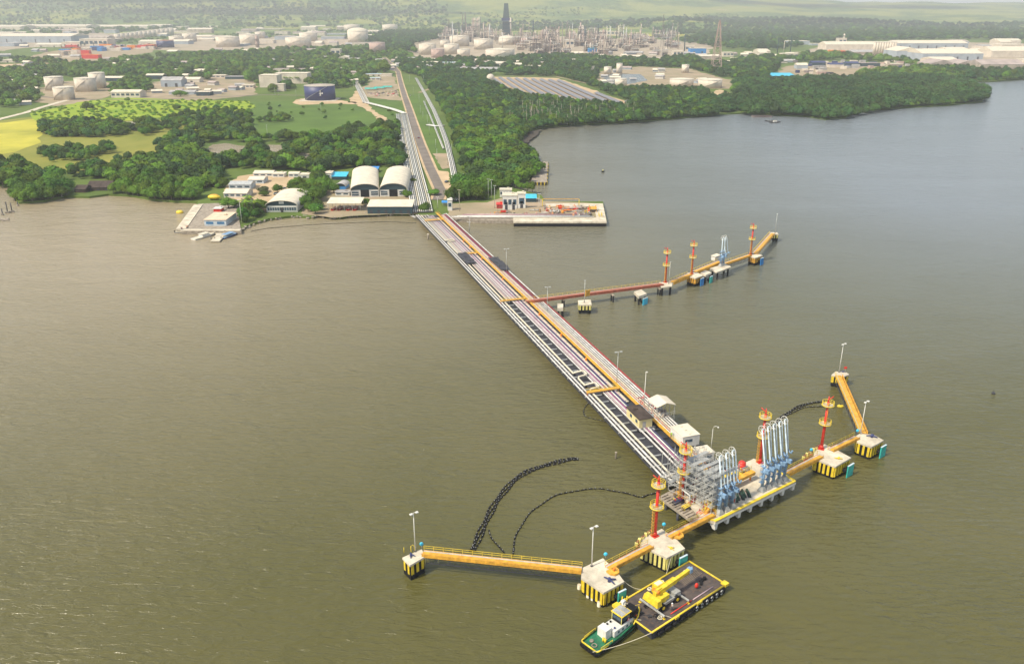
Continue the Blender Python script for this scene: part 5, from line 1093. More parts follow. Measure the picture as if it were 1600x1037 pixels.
BL=[ # x0,x1,yb,ye,depth,wall,roof,kind,rise,win,door,label,cat
(0,112,67,57,140,'g','w','gable',9,0,5,'very wide grey walled warehouse at the far left edge','warehouse'),
(-60,33,49,42,180,'w','w','gable',8,0,0,'white roofed warehouse in the far left corner','warehouse'),
(32,135,48,41,180,'w','w','gable',8,0,6,'white roofed warehouse second from the far left corner','warehouse'),
(136,232,46,41.5,160,'w','w','gable',8,0,6,'long white warehouse in the far left row, right end','warehouse'),
(84,140,42,38.5,160,'w','w','gable',7,0,0,'long thin white roof furthest back at the left','warehouse'),
(230,262,45,40.5,150,'w','w','gable',8,0,3,'grey gabled hall at the end of the far left row','warehouse'),
(97,128,74,66,60,'w','w','flat',0,0,3,'square white hall left of the container yard','hall'),
(126,169,74,61,60,'w','w','flat',0,6,3,'tall white hall behind the container yard','hall'),
(54,95,74,70,60,'w','w','gable',4,0,2,'white roofed store left of the square hall','store'),
(0,24,98,94,40,'w','w','flat',0,0,1,'pale flat roof at the left edge beyond the bare field','store'),
(174,219,153,144,22,'w','w','gable',2.5,6,0,'long white building beside the bright green field','building'),
(160,192,127,122,20,'k','w','gable',2.5,0,3,'long shed with a thin white roof behind the white tanks','shed'),
(228,255,124,118,18,'k','w','gable',2.5,0,2,'white roofed shed half hidden in the trees left of the works','shed'),
(252,284,136,126,26,'g','g','gable',5,0,2,'grey gabled workshop in the works yard','workshop'),
(287,312,129,124,20,'w','w','gable',3,0,1,'white gabled store in the works yard','store'),
(307,328,150,144,16,'k','w','flat',0,0,2,'dark fronted bus shelter like shed at the works','shed'),
(264,304,148,144,20,'g','g','gable',2,0,0,'long grey roofed shed at the front of the works yard','shed'),
(330,352,122,118,20,'w','w','flat',0,3,0,'white building behind the substation yard','building'),
(352,384,124,120,18,'k','g','flat',0,0,0,'long dark switchgear hall in the works yard','hall'),
(378,396,138,133,14,'w','w','flat',0,3,0,'small white office at the right of the works yard','office'),
(430,481,131,115,30,'w','w','flat',0,0,0,'big white windowless plant building with palms before it','plant building'),
(406,434,137,118,30,'w','w','flat',0,0,0,'white windowless block left of the big plant building','plant building'),
(432,444,143,132,14,'w','w','flat',0,0,0,'lower white block in front of the plant buildings','plant building'),
(427,490,113,108,20,'w','m','flat',0,0,8,'long white deck building behind the big plant building','plant building'),
(517,532,87,77,26,'w','w','flat',0,2,0,'white building with an arched opening in the middle distance','building'),
(529,545,95,90,26,'w','w','gabley',4,0,1,'white gabled hall right of the building with the arch','hall'),
(571,596,119,116,14,'w','b','flat',0,0,3,'long shed with a pale blue roof near the road','shed'),
(573,594,126,122,12,'w','b','flat',0,3,0,'pale blue container building in front of the long shed','building'),
(596,612,120,116,12,'w','w','flat',0,0,0,'white store beside the pale blue shed','store'),
(712,745,112,108,26,'g','g','gable',3,0,3,'grey roofed long house left of the water tower ball','long house'),
(749,784,112,108,26,'g','g','gable',3,0,3,'grey roofed long house right of its twin by the water tower ball','long house'),
(683,695,103,98,20,'w','b','flat',0,2,0,'small blue and white building behind the long houses, left','building'),
(698,710,104,98,20,'w','b','flat',0,2,0,'small blue and white building behind the long houses, right','building'),
(769,793,104,99,26,'w','w','gable',3,4,0,'white office behind the grey long houses','office'),
(800,815,106,101,20,'w','w','gable',3,2,0,'white house with a hipped look right of the office','house'),
(820,850,108,104,18,'w','w','gable',2,3,0,'row of low white houses beyond the dark wood','house row'),
(884,897,73.5,63,30,'w','w','flat',0,2,0,'tall cream process hall in the refinery','hall'),
(868,885,72,58,30,'w','w','flat',0,0,0,'cream block left of the tall process hall','hall'),
(937,966,56,49,40,'w','w','flat',0,5,0,'wide cream hall at the back of the refinery','hall'),
(985,1008,60,54,40,'t','t','flat',0,0,0,'tan hall at the right back of the refinery','hall'),
(919,932,82,76,22,'a','a','flat',0,0,1,'bright blue hall in front of the refinery','hall'),
(936,948,84,80,20,'a','a','flat',0,0,1,'smaller dull blue hall right of the bright blue one','hall'),
(1078,1103,86,76,30,'a','w','flat',0,0,2,'blue walled hall with a white roof near the lattice mast','hall'),
(1070,1086,80,72,24,'w','w','flat',0,2,0,'cream hall left of the blue walled hall','hall'),
(1052,1068,88,80,24,'w','w','flat',0,3,0,'cream hall in front of the blue walled hall','hall'),
(1092,1126,93,88,30,'t','w','gable',3,0,0,'low tan roofed hall by the foot of the lattice mast','hall'),
(1008,1032,96,92,26,'t','t','gable',3,0,0,'tan roofed hall standing in the trees right of the refinery','hall'),
(1200,1243,124,119,34,'k','a','shed',3,0,0,'large bright turquoise roof among the trees','shed roof'),
(1321,1343,123,120,14,'k','a','gable',1.5,0,2,'small turquoise roofed shed right of the large one','shed'),
(1290,1400,80,70,70,'w','w','gable',8,0,0,'long cream factory hall behind the silos','factory hall'),
(1310,1322,70,60,30,'w','w','flat',0,2,0,'white factory block under the tall white tower','factory block'),
(1400,1512,76,68,90,'g','w','gable',8,0,8,'very long blue grey walled warehouse with a cream roof','warehouse'),
(1400,1440,92,80,80,'g','w','gabley',9,0,0,'pale hall right of the silo row','hall'),
(1440,1535,95,84,90,'g','w','gable',9,0,6,'big blue grey hall with a curved cream roof','hall'),
(1452,1492,108,100,60,'t','m','gabley',8,0,0,'zigzag roofed hall left of three','hall'),
(1492,1532,109,101,60,'t','m','gabley',8,0,0,'zigzag roofed hall in the middle of three','hall'),
(1532,1600,112,101,60,'t','m','gable',8,0,0,'broad pale hall at the right end of the zigzag roofs','hall'),
(1548,1625,90,80,70,'w','w','gable',10,0,0,'bright white hall at the right edge','hall'),
(1564,1600,79,70,70,'w','w','flat',0,0,4,'tall white hall at the right edge behind the bright one','hall'),
(1520,1545,86,80,40,'w','w','gable',6,0,0,'white hall left of the bright halls at the right edge','hall'),
(1222,1250,90,84,30,'w','w','flat',0,3,0,'white low building under the thin chimneys right of the mast','building'),
(1245,1262,108,102,20,'g','w','gable',4,0,0,'pale shed at the left of the boatyard','shed'),
(1268,1290,103,98,20,'k','n','gable',3,0,0,'dark blue shed at the back of the boatyard','shed'),
(1296,1318,106,101,20,'w','n','gable',3,0,0,'white and blue shed in the middle of the boatyard','shed'),
(1322,1342,104,99,20,'k','n','gable',3,0,0,'dark shed with a blue roof in the boatyard','shed'),
(1346,1375,104,99,20,'k','m','flat',0,0,4,'long dark open store at the right of the boatyard','store'),
(1392,1410,110,100,20,'t','w','flat',0,2,0,'tan building at the right end of the boatyard','building'),
(1130,1146,89,82,24,'w','w','flat',0,3,0,'cream building right of the lattice mast','building'),
(1562,1580,74,66,50,'w','w','gable',7,0,0,'white hall far back at the right edge','hall')]
WM={'g':mat('blue_grey_wall',(.36,.40,.44),.7,scale=.05,var=.15),'w':tankw,'k':dkteal,'t':steelt,'a':blue,'m':concd}
RM={'w':roofw,'g':roofg,'b':lblue,'a':aqua,'m':mat('dull_pink_roof',(.40,.33,.30),.8,scale=.05,var=.2),'n':navy,'t':steelt}
for x0,x1,yb,ye,dp,wl,rf,kd,rs,wn,dr,lb,ct in BL: building('building',lb,ct,x0,x1,yb,ye,dp,WM[wl],RM[rf],kd,rs,0,wn,dr)
for x0,x1,yb,ye,lb in ((128,141,92,85.5,'bright orange red container stack at the front of the container yard'),(141,154,92,86,'bright red container stack beside the orange one'),(1297,1306,82,79,'orange container row before the factory'),(1306,1321,82,79.5,'orange red container row before the factory, right part')):
    building('container_stack',lb,'containers',x0,x1,yb,ye,20,red if 'red' in lb else dorange,dorange,'flat')
for i in range(70):
    x=rnd.uniform(98,245);y=rnd.uniform(73,91);
    if y>91-(x-100)*.11+rnd.uniform(-2,1): y=rnd.uniform(73,77)
    p=G(x,y,1.5);k=rnd.randint(1,3);t=T('shipping_container','shipping container stack in the crowded container yard at the far left','container',p,rnd.choice((0,.05,1.57)),'containers in the far left yard')
    MB().box(0,0,0,rnd.uniform(22,44),14,3.4*k).build('body',rnd.choice((red,red,maroon,steelt,tankw,tankw,navy,dorange,blue,tankp)),t)
def stack(name,label,x,yb,yt,wp,m,group,lat=False,rings=0,taper=.75):
    p=G(x,yb,1.5);h=HT(x,yb,yt);r=max(.35,(G(x+wp/2,yb)-G(x-wp/2,yb)).length/2);t=T(name,label,'tower' if lat else 'stack',p,0,group)
    if lat:
        mb=MB();n=7
        for sx,sy in ((-1,-1),(1,-1),(1,1),(-1,1)): mb.beam((sx*r,sy*r,0),(sx*r*.12,sy*r*.12,h),max(.3,r*.1))
        for i in range(n+1):
            k=1-.88*i/(n+1);z=h*i/(n+1);q=[(a*r*k,b*r*k,z) for a,b in ((-1,-1),(1,-1),(1,1),(-1,1))]
            k2=1-.88*(i+1)/(n+1);q2=[(a*r*k2,b*r*k2,h*(i+1)/(n+1)) for a,b in ((-1,-1),(1,-1),(1,1),(-1,1))]
            for j in range(4): mb.beam(q[j],q[(j+1)%4],r*.07);mb.beam(q[j],q2[(j+1)%4],r*.05)
        mb.build('lattice',m,t);MB().cyl(0,0,h,h*1.03,.25,n=5).build('tip',red,t)
    else:
        MB().cyl(0,0,0,h,r,r*taper,10).build('shell',m,t)
        for k in range(rings): MB().cyl(0,0,h*(k+1)/(rings+.6),h*(k+1)/(rings+.6)+h*.015,r*1.5,n=10).build('platform',steelb,t)
    return t
SK=[(723.5,58,23,1.6,'thin grey twin stack left of the columns'),(727.6,58,20,1.9,'taller thin grey twin stack left of the columns'),(751,58,27,1.4,'thin reddish stack at the right edge of the columns'),(833,62,31,2.2,'single dark stack right of the black tower'),(886,60,33,1.6,'thin stack behind the cream blocks'),(914,66,42,2,'dark stack left of the white drum'),(934,70,38,1.8,'dark tall stack right of the white drum'),(988,70,54,2,'short dark stack in the right part of the refinery'),(1069,80,54,1.8,'dark thin stack near the cream halls'),(1214,86,58,1.3,'thin chimney with a dark tip right of the mast'),(1234,86,56,1.5,'dark thin chimney right of the tipped one'),(1224,84,64,1,'small pale chimney between the two thin ones'),(797.5,60,28,4.2,'pale white column attached beside the black tower'),(403,79,56,6,'brick coloured round water tower in the trees'),(1318,66,53,3,'slim white tower on the white factory'),(911,66,46,1.2,'pale thin stack beside the dark one'),(815,62,44,1.4,'short stack just right of the black tower')]
for x,yb,yt,wp,lb in SK: stack('stack',lb,x,yb,yt,wp,dkteal if 'dark' in lb else (tankw if ('white' in lb or 'pale' in lb) else (tankp if 'brick' in lb else steelb)),'stacks of the refinery',rings=2 if wp>1.5 else 0)
for i in range(6): stack('column','tan process column in the cluster left of the black tower',738+i*2.2,58,26+rnd.uniform(0,3),1.9,(steelt,tankp,tankw)[i%3],'tan process columns',rings=3)
for x,yb,yt,wp,lb in ((1118,113,33,15,'tall red and white lattice mast standing before the refinery'),(702,62,31,6,'lattice flare tower left of the stacks'),(1034,74,23,4,'tall slim lattice flare tower at the right of the refinery'),(862,80,44,8,'dark lattice derrick in the refinery'),(1049,76,38,3,'slim lattice mast right of the flare tower')):
    stack('lattice_mast',lb,x,yb,yt,wp,tankp if x==1118 else steelb,'lattice masts',True)
# black coker tower: tapered drilling structure
p=G(791,62,1.5);h=HT(791,62,5.5);k=h/100;t=T('coker_tower','huge dark blackish green tower with a white column, tallest in the refinery','tower',p)
MB().add([(-17,-14,0),(17,-14,0),(17,14,0),(-17,14,0),(-15,-12,50*k),(15,-12,50*k),(15,12,50*k),(-15,12,50*k)],[(4,5,6,7),(0,1,5,4),(1,2,6,5),(2,3,7,6),(3,0,4,7)]).build('drum_structure',dkteal,t)
MB().add([(-19,-15,52*k),(15,-15,52*k),(15,15,52*k),(-19,15,52*k),(-19,-15,60*k),(15,-15,60*k),(15,15,60*k),(-19,15,60*k)],[(0,3,2,1),(4,5,6,7),(0,1,5,4),(1,2,6,5),(2,3,7,6),(3,0,4,7)]).build('deck_box',navy,t)
MB().add([(-13,-11,60*k),(13,-11,60*k),(13,11,60*k),(-13,11,60*k),(-8,-7,100*k),(8,-7,100*k),(8,7,100*k),(-8,7,100*k)],[(4,5,6,7),(0,1,5,4),(1,2,6,5),(2,3,7,6),(3,0,4,7)]).build('derrick',mat('dark_green_cladding',(.05,.085,.08),.7,scale=.05,var=.3),t)
for i in range(5): MB().box(0,0,(10+i*9)*k,36,31,1.2).build('platform',steelb,t)
# process units
def unit(p,wd,h,dp,m,label,group):
    t=T('process_unit',label,'process unit',p,0,group);mb=MB();nx=3;nz=max(2,int(h/9));b=max(.8,wd*.035)
    for i in range(nx+1):
        for y in (0,dp): mb.beam((-wd/2+wd*i/nx,y,0),(-wd/2+wd*i/nx,y,h*(1-.2*((i*7)%3==0))),b)
    for j in range(1,nz+1):
        z=h*j/nz*.95
        for y in (0,dp): mb.beam((-wd/2,y,z),(wd/2,y,z),b)
        mb.beam((-wd/2,0,z-h/nz*.9),(wd/2,0,z),b*.6)
    mb.build('frame',m,t)
    MB().box(0,dp*.5,0,wd*.8,dp*.8,h*.45).build('block',rnd.choice((steelb,steelt,dark,tankp)),t)
    for i in range(rnd.randint(3,5)):
        x=rnd.uniform(-wd*.5,wd*.5);r=rnd.uniform(.04,.09)*wd;hh=h*rnd.uniform(.7,1.35);MB().cyl(x,rnd.uniform(-4,dp),0,hh,r,r*.9,8).sph((x,0,0),.1,n=4,m=2).build('vessel',rnd.choice((tankw,steelt,steelt,tankp,steelb,steelb)),t)
    for i in range(2): z=h*rnd.uniform(.3,.9);MB().tube([(-wd*.7,-2,z*.3),(-wd*.6,-2,z),(wd*.6,-2,z)],wd*.02+.4,5).build('pipe',rnd.choice((tankw,steelt,galv)),t)
UN=[]
for i in range(30): UN.append((rnd.uniform(688,800),rnd.uniform(54,68),rnd.uniform(8,15),rnd.uniform(9,18),'left'))
for i in range(100): UN.append((rnd.uniform(805,1062),rnd.uniform(58,88)-max(0,rnd.uniform(-12,6)),rnd.uniform(7,15),rnd.uniform(10,24),'right'))
for i in range(12): UN.append((rnd.uniform(834,872),rnd.uniform(70,86),rnd.uniform(6,10),rnd.uniform(22,32),'right'))
for x,y,wp,hp,sd_ in UN:
    p=G(x,y,1.5);wd=(G(x+wp/2,y)-G(x-wp/2,y)).length;h=HT(x,y,y-hp*(1 if x<1000 else .6))*.85
    m=rnd.choice((steelb,steelt,steelt,dark));c='dark' if m is dark else 'rusty brown' if m is steelb else 'tan'
    unit(p,wd,h,wd*.7,m,c+' steel framed process unit with vessels in the %s part of the refinery'%sd_,c+' process units in the %s part of the refinery'%sd_)
for i in range(60):
    x=rnd.uniform(690,1062);stack('stack','thin slender stack or column among the crowded process units of the refinery',x,rnd.uniform(60,80),rnd.uniform(34,54),rnd.uniform(.7,1.6),rnd.choice((steelb,steelt,tankw,galv,tankp)),'thin stacks among the process units',rings=rnd.randint(0,2))
for i in range(125):
    if i<95: x,y=rnd.uniform(-20,560),rnd.uniform(43,73)
    elif i<110: x,y=rnd.uniform(1180,1420),rnd.uniform(70,92)
    else: x,y=rnd.uniform(1440,1640),rnd.uniform(66,104)
    if not all(not(a<x<b and c<y<d) for a,b,c,d in EXC): continue
    wp=rnd.uniform(9,42)
    building('industrial_shed',('pale wide industrial shed in the crowded works area at the far left' if i<95 else 'pale industrial shed among the far right factories'),'shed',x,x+wp,y,y-rnd.uniform(2.2,6),rnd.uniform(30,90),WM[rnd.choice('wwgt')],RM[rnd.choice('wwwwgtm')],rnd.choice(('flat','gable','gable')),rnd.uniform(3,7),group='sheds of the far left works' if i<95 else 'sheds of the far right works')
t=T('water_tower','white ball shaped water tower above the solar farm','water tower',G(766.5,131,1.5));h=HT(766.5,131,118);MB().cyl(0,0,0,h*.6,1.6,1.2,10).build('shaft',tankw,t);MB().sph((0,0,h*.72),6.6,6.6,6.2,n=18,m=10).build('ball',tankw,t)
# solar farm: rows
a0,a1=G(786,129,2),G(900,129,2);DV=(G(909,158,2)-G(850,129,2));n=0
d=DV.normalized();nn=Vector((-d.y,d.x,0))
pan_shade=mat('painted_shade_dark',(.05,.05,.07),.25,scale=.3,var=.2);frm=mat('panel_silver_back',(.19,.185,.20),.55,.1,scale=.3,var=.1)  # first one is the dark colour for shade painted behind the rows
solpoly=[(772,122),(870,126),(912,141),(990,163),(975,167),(880,156),(845,150),(812,150),(790,142),(768,133)]
for i in range(30):
    base=G(700,124,2)+Vector((i*13.5,0,0));run=[]
    for k in range(0,130):
        q=base+d*(k*4-100);x,y=PX(q.x,q.y,2+WZ)
        if inpoly(x,y,solpoly): run.append(q)
    if len(run)<4: continue
    a,b=run[0],run[-1];Ls=(b-a).length;t=T('solar_panel_row','long row of dark solar panels with silver edges on the sandy solar farm','solar panels',a,math.atan2(d.y,d.x),'rows of the solar farm')
    mb=MB().add([(0,-2.6,1.0),(Ls,-2.6,1.0),(Ls,2.4,2.9),(0,2.4,2.9)],[(0,1,2,3)]).add([(0,-2.6,.8),(Ls,-2.6,.8),(Ls,2.4,2.7),(0,2.4,2.7)],[(3,2,1,0)]);mb.build('panel',frm if i%1==0 else pan_shade,t)
    mb=MB().add([(0,2.4,.9),(Ls,2.4,.9),(Ls,2.4,2.9),(0,2.4,2.9)],[(3,2,1,0)]).add([(0,2.7,.2),(Ls,2.7,.2),(Ls,5.2,.25),(0,5.2,.25)],[(0,1,2,3)]);mb.build('painted_panel_shadow',pan_shade,t)  # dark strips that paint the shade behind and below the row
    mb=MB()
    for k in range(int(Ls/12)+1): mb.beam((k*12,0,-.5),(k*12,0,1.8),.2)
    mb.build('post',galv,t)
# turquoise tarpaulins and site clutter
for x0,x1,y,lb in ((570,588,141.5,'turquoise tarpaulin row at the left of the construction site'),(584,600,140,'turquoise tarpaulin row in the middle of the construction site'),(598,612,138.5,'turquoise tarpaulin row at the right of the construction site')):
    building('tarpaulin_shelter',lb,'tarpaulin',x0,x1,y,y-2,10,steelb,mat('turquoise_tarp',(.03,.42,.36),.7,scale=.3,var=.3),'gable',1.5,open_=True)
for i in range(46):
    p=G(rnd.uniform(573,622),rnd.uniform(142,151),1.6);t=T('building_material_pile','brown heap of building material on the construction site by the road','material pile',p,rnd.uniform(0,3),'material heaps on the construction site')
    MB().sph((0,0,0),rnd.uniform(1,3.5),rnd.uniform(1,2.5),rnd.uniform(.7,2),n=7,m=4,jit=.2).build('heap',rnd.choice((steelb,steelt,tankp,dirt,maroon,dark)),t)
for i in range(60):
    x=rnd.choice((rnd.uniform(1240,1420),rnd.uniform(1245,1340)));p=G(x,rnd.uniform(97,118 if x<1300 else 108),1.5);t=T('yard_shed','small pale or blue shed roof in the cluttered boatyard at the right','shed',p,rnd.uniform(-.4,.4),'small sheds in the boatyard')
    MB().box(0,0,0,rnd.uniform(6,16),rnd.uniform(6,12),rnd.uniform(2.5,7)).build('body',rnd.choice((tankw,roofg,navy,dark,tankw,lblue,steelb,tankp)),t)
for i in range(200):
    r_=rnd.choice(((215,400,112,150),(405,560,92,130),(640,860,94,112),(690,860,92,105),(870,1100,84,100),(600,700,88,112),(940,1140,108,132),(0,300,72,108),(300,620,76,108),(0,60,120,165),(1110,1260,84,100)))
    x=rnd.uniform(r_[0],r_[1]);y=rnd.uniform(r_[2],r_[3])
    if any(a_<x<b_ and c_<y<d_ for a_,b_,c_,d_ in EXC): continue
    p=G(x,y,1.5);s=p.y/1150;exc(x-5,x+5,y-1,y+2.4)
    t=T('small_house','small pale roofed house standing among the trees between the shore and the refinery','house',p,rnd.uniform(-.5,.5),'small houses scattered among the trees')
    w_,d_,h_=rnd.uniform(7,15)*s,rnd.uniform(6,10)*s,rnd.uniform(2.6,4)*s**.5
    MB().box(0,0,0,w_,d_,h_).build('wall',rnd.choice((tankw,wallp,WM['g'])),t);MB().add([(-w_*.55,-d_*.6,h_),(w_*.55,-d_*.6,h_),(w_*.55,0,h_+1.8*s),(-w_*.55,0,h_+1.8*s),(w_*.55,d_*.6,h_),(-w_*.55,d_*.6,h_)],[(0,1,2,3),(3,2,4,5),(0,3,5),(1,4,2)]).build('roof',rnd.choice((roofw,roofg,roofw,RM['m'])),t)
# ruined piles at the left edge
for x,y,h,lb in ((4,336,4,'leaning dark post among the ruined piles at the left edge'),(12,333,7,'tall dark post on a concrete stump at the left edge'),(19,332,6,'dark post with a concrete block beside the left edge'),(28,322,3,'short stub post nearest the mangrove point'),(23,314,2.5,'low stub post at the tip of the mangrove point')):
    t=T('ruined_pile',lb,'pile',G(x,y,0),0,'ruined piles at the left edge');MB().tube([(0,0,-1),(.2,0,h)],.3,6).build('timber',dark,t);MB().box(0,0,-.3,2.2 if h>5 else 1,1.8,1.4,.3).build('stump',concd,t)
item('ruined_deck','ruin','broken low concrete deck with dark rubble at the left edge of the water',G(2,344,0),.2,[('slab',MB().box(0,0,.2,8,3,.5).box(3,-2,-.2,4,2,.6,.5),concd),('rubble',MB().sph((-2,0,.8),1.6,1,.7,n=6,m=3,jit=.2),dark)])
# vehicles
def car(p,rz,label,m):
    t=T('parked_car',label,'car',p,rz,'parked vehicles near the hangars')
    MB().add([(-2.1,-.85,.35),(2.1,-.85,.35),(2.1,.85,.35),(-2.1,.85,.35),(-2.1,-.85,.9),(2.0,-.85,.8),(2.0,.85,.8),(-2.1,.85,.9)],[(0,3,2,1),(4,5,6,7),(0,1,5,4),(1,2,6,5),(2,3,7,6),(3,0,4,7)]).build('body',m,t)
    MB().add([(-1.8,-.8,.88),(.9,-.8,.84),(.9,.8,.84),(-1.8,.8,.88),(-1.3,-.65,1.45),(.3,-.65,1.45),(.3,.65,1.45),(-1.3,.65,1.45)],[(4,5,6,7),(0,1,5,4),(1,2,6,5),(2,3,7,6),(3,0,4,7)]).build('cabin',glass,t)
    for x in (-1.3,1.3):
        for y in (-.85,.85): MB().tube([(x,y-.1,.34),(x,y+.1,.34)],.34,10).build('wheel',black,t)
for x,y,rz,lb,m in ((632,277,1.4,'white car parked right of the right big hangar',tankw),(631,283,1.3,'dark car parked behind the white one at the right big hangar',navy),(446,296,.4,'white pickup parked in the sandy yard behind the small arched hangar',tankw),(432,304,.2,'grey car parked nearest the small arched hangar',galv),(698,285,1.2,'dark truck parked on the verge at the foot of the straight road',dark),(641,150,1.7,'small pale truck driving along the straight road',tankw),(654,216,1.75,'red car on the straight road',maroon)): car(G(x,y,1.62),rz,lb,m)
# people
def person(p,rz,label,top,bottom=denim,arm=.2):
    me=bpy.data.meshes.new('person');J=[(0,0,.95),(0,0,1.2),(0,.0,1.42),(0,0,1.55),(0,.03,1.68),(.2,0,1.4),(.27,arm,1.15),(.25,arm*2,.95),(-.2,0,1.4),(-.27,.05,1.12),(-.26,.12,.9),(.1,0,.9),(.12,.06,.5),(.12,.0,.06),(.12,.14,.03),(-.1,0,.9),(-.12,-.05,.5),(-.13,-.12,.06),(-.13,.02,.03)]
    Ed=[(0,1),(1,2),(2,3),(3,4),(2,5),(5,6),(6,7),(2,8),(8,9),(9,10),(0,11),(11,12),(12,13),(13,14),(0,15),(15,16),(16,17),(17,18)]
    rr=[.15,.15,.16,.06,.11,.08,.05,.04,.08,.05,.04,.1,.07,.05,.04,.1,.07,.05,.04]
    me.from_pydata(J,Ed,[]);o=bpy.data.objects.new('person',me);COL.objects.link(o);m=o.modifiers.new('skin','SKIN');o.modifiers.new('sub','SUBSURF').levels=1
    for i,sv in enumerate(me.skin_vertices[0].data): sv.radius=(rr[i],rr[i]);sv.use_root=(i==0)
    me.materials.append(skin);o.location=p;o.rotation_euler=(0,0,rz);o.scale=(1.05,)*3;tag(o,label,'person')
    MB().tube([(0,0,.96),(0,0,1.2),(0,0,1.48)],.2,10,.17).build('vest',top,o)
    mb=MB()
    for s_,d_ in ((1,.06),(-1,-.05)): mb.tube([(s_*.1,0,.98),(s_*.12,d_,.5),(s_*.125,d_*-.5,.1)],.125,8,.085)
    mb.build('trousers',bottom,o);MB().sph((0,.02,1.72),.14,.15,.14,n=10,m=5,half=True).cyl(0,.03,1.71,1.73,.18,n=10).build('helmet',helmw,o)
person(PP(288.5,107.9,6.05),.4,'person in a bright green vest standing on the orange walkway beside the container cabin',hivis)
person(PP(293.5,108.5,6.05),2.2,'person in an orange vest and helmet on the walkway right of the green one',hivo)
person(PP(295.,107.9,6.05),1.0,'person in orange clothes bending slightly, furthest along the walkway',hivo,hivo)
for x,y,lb,tp_ in ((283.5,359,'person in dark clothes at the left end of the quay edge',denim),(285,359.2,'person in a red top second from the left end of the quay',red),(292,357,'person in an orange vest on the quay path near the corner',hivo),(294,356.5,'person in a bright orange top at the foot of the quay path',dorange)): person(G(x,y,2.05),rnd.random()*6,lb,tp_)
person(BGp(8.3,1.9),1,'person in white beside the crane wheels on the barge deck',white)
# ================= TREES AND OTHER VEGETATION =================
def crown(name,seed,nl,ls,m,lob=9,hz=1.0,core=.74,parent=None):
    q=random.Random(seed);mb=MB();L_=[]
    for i in range(lob):
        a=q.uniform(0,6.283);d=q.uniform(0,1)**.6*3.1*(i>0);rz_=q.uniform(1.5,2.3)*hz;rx=q.uniform(1.7,2.7)
        L_.append((d*math.cos(a),d*math.sin(a),(2.0+rz_*.4+q.uniform(.2,1)+(1-d/3.4)*1.7)*hz,rx,rz_))
    for x,y,z,rx,rz_ in L_:
        mb.sph((x,y,z),rx*core,rx*core,rz_*core,n=7,m=5,jit=.18)
    mb.s=[False]*len(mb.s)
    for i in range(nl):
        x,y,z,rx,rz_=q.choice(L_);u=q.uniform(-.75,1);t=q.uniform(0,6.283);r=math.sqrt(1-u*u);nx,ny,nz_=r*math.cos(t),r*math.sin(t),u
        k=q.uniform(.82,1.14);c=Vector((x+nx*rx*k,y+ny*rx*k,max(.25,z+nz_*rz_*k)))
        n=(Vector((nx,ny,nz_+.35))+Vector((q.uniform(-.8,.8),q.uniform(-.8,.8),q.uniform(-.5,.6)))).normalized()
        a=n.orthogonal().normalized();a=Matrix.Rotation(q.uniform(0,6.28),3,n)@a;b=n.cross(a);s_=ls*q.uniform(.6,1.4)
        mb.add([c-a*s_,c-b*s_*.7,c+a*s_,c+b*s_*.7],[(0,1,2,3)])
    return mb.build(name,m,parent)
def trunkmb(q):
    mb=MB().tube([(0,0,-.3),(.15,.1,1.4),(.05,0,3.2)],.34,7,.2)
    for i in range(4):
        a=q.uniform(0,6.28);mb.tube([(.1,.05,1.2+i*.4),(1.2*math.cos(a),1.2*math.sin(a),2.4+i*.3),(2.2*math.cos(a),2.2*math.sin(a),3.3+i*.3)],.16,5,.07)
    return mb
PROT={}
def proto(kind):
    if kind in PROT: return PROT[kind]
    l=[]
    for k in range(4):
        m={'mangrove':leaf,'bush':leaf,'scrub':leafb,'greybush':leafg}[kind]
        t=T({'mangrove':'mangrove_tree','bush':'bush','scrub':'bush','greybush':'bush'}[kind],'x','tree')
        trunkmb(random.Random(k)).build('trunk',bark,t)
        crown('crown',k*7+len(kind),1250,.36,m,lob=9+k,hz=1.0 if kind=='mangrove' else .72,parent=t);l.append(t)
    PROT[kind]=l;l.append(set());return l
def plant(kind,p,sc,label,cat,group):
    l=proto(kind);k=rnd.randrange(4)
    if k in l[4]: t=copy_tree(l[k])
    else: t=l[k];l[4].add(k)
    t.location=p;t.scale=(sc*rnd.uniform(.85,1.15),sc*rnd.uniform(.85,1.15),sc*rnd.uniform(.8,1.1));t.rotation_euler=(0,0,rnd.uniform(0,6.28))
    if len(label.split())<15 and group!='lone bushes and trees': label=('small ' if sc<.75 else 'tall ' if sc>1.25 else '')+label
    t['label']=label;t['category']=cat;t['group']=group;return t
def pxseg(pts,wd):      # pixel exclusion along a polyline
    for a,b in zip(pts,pts[1:]):
        n=max(1,int(abs(a[1]-b[1])/1.5+abs(a[0]-b[0])/3))
        for i in range(n+1):
            x=a[0]+(b[0]-a[0])*i/n;y=a[1]+(b[1]-a[1])*i/n;exc(x-wd*y/300,x+wd*y/300,y-1,y+1.6)
pxseg(ROAD,20);pxseg([(656,318),(653,298),(645,262),(637,225),(632,200),(627,178)],16);pxseg([(705,250),(698,222),(690,200),(678,172),(664,146),(650,122)],7)
pxseg([(632,177),(615,171),(592,165),(572,160),(566,148),(552,118)],8);pxseg([(0,186),(40,176),(64,168),(110,155)],6)
exc(312,354,294,332);exc(114,178,286,312);exc(404,422,296,308)
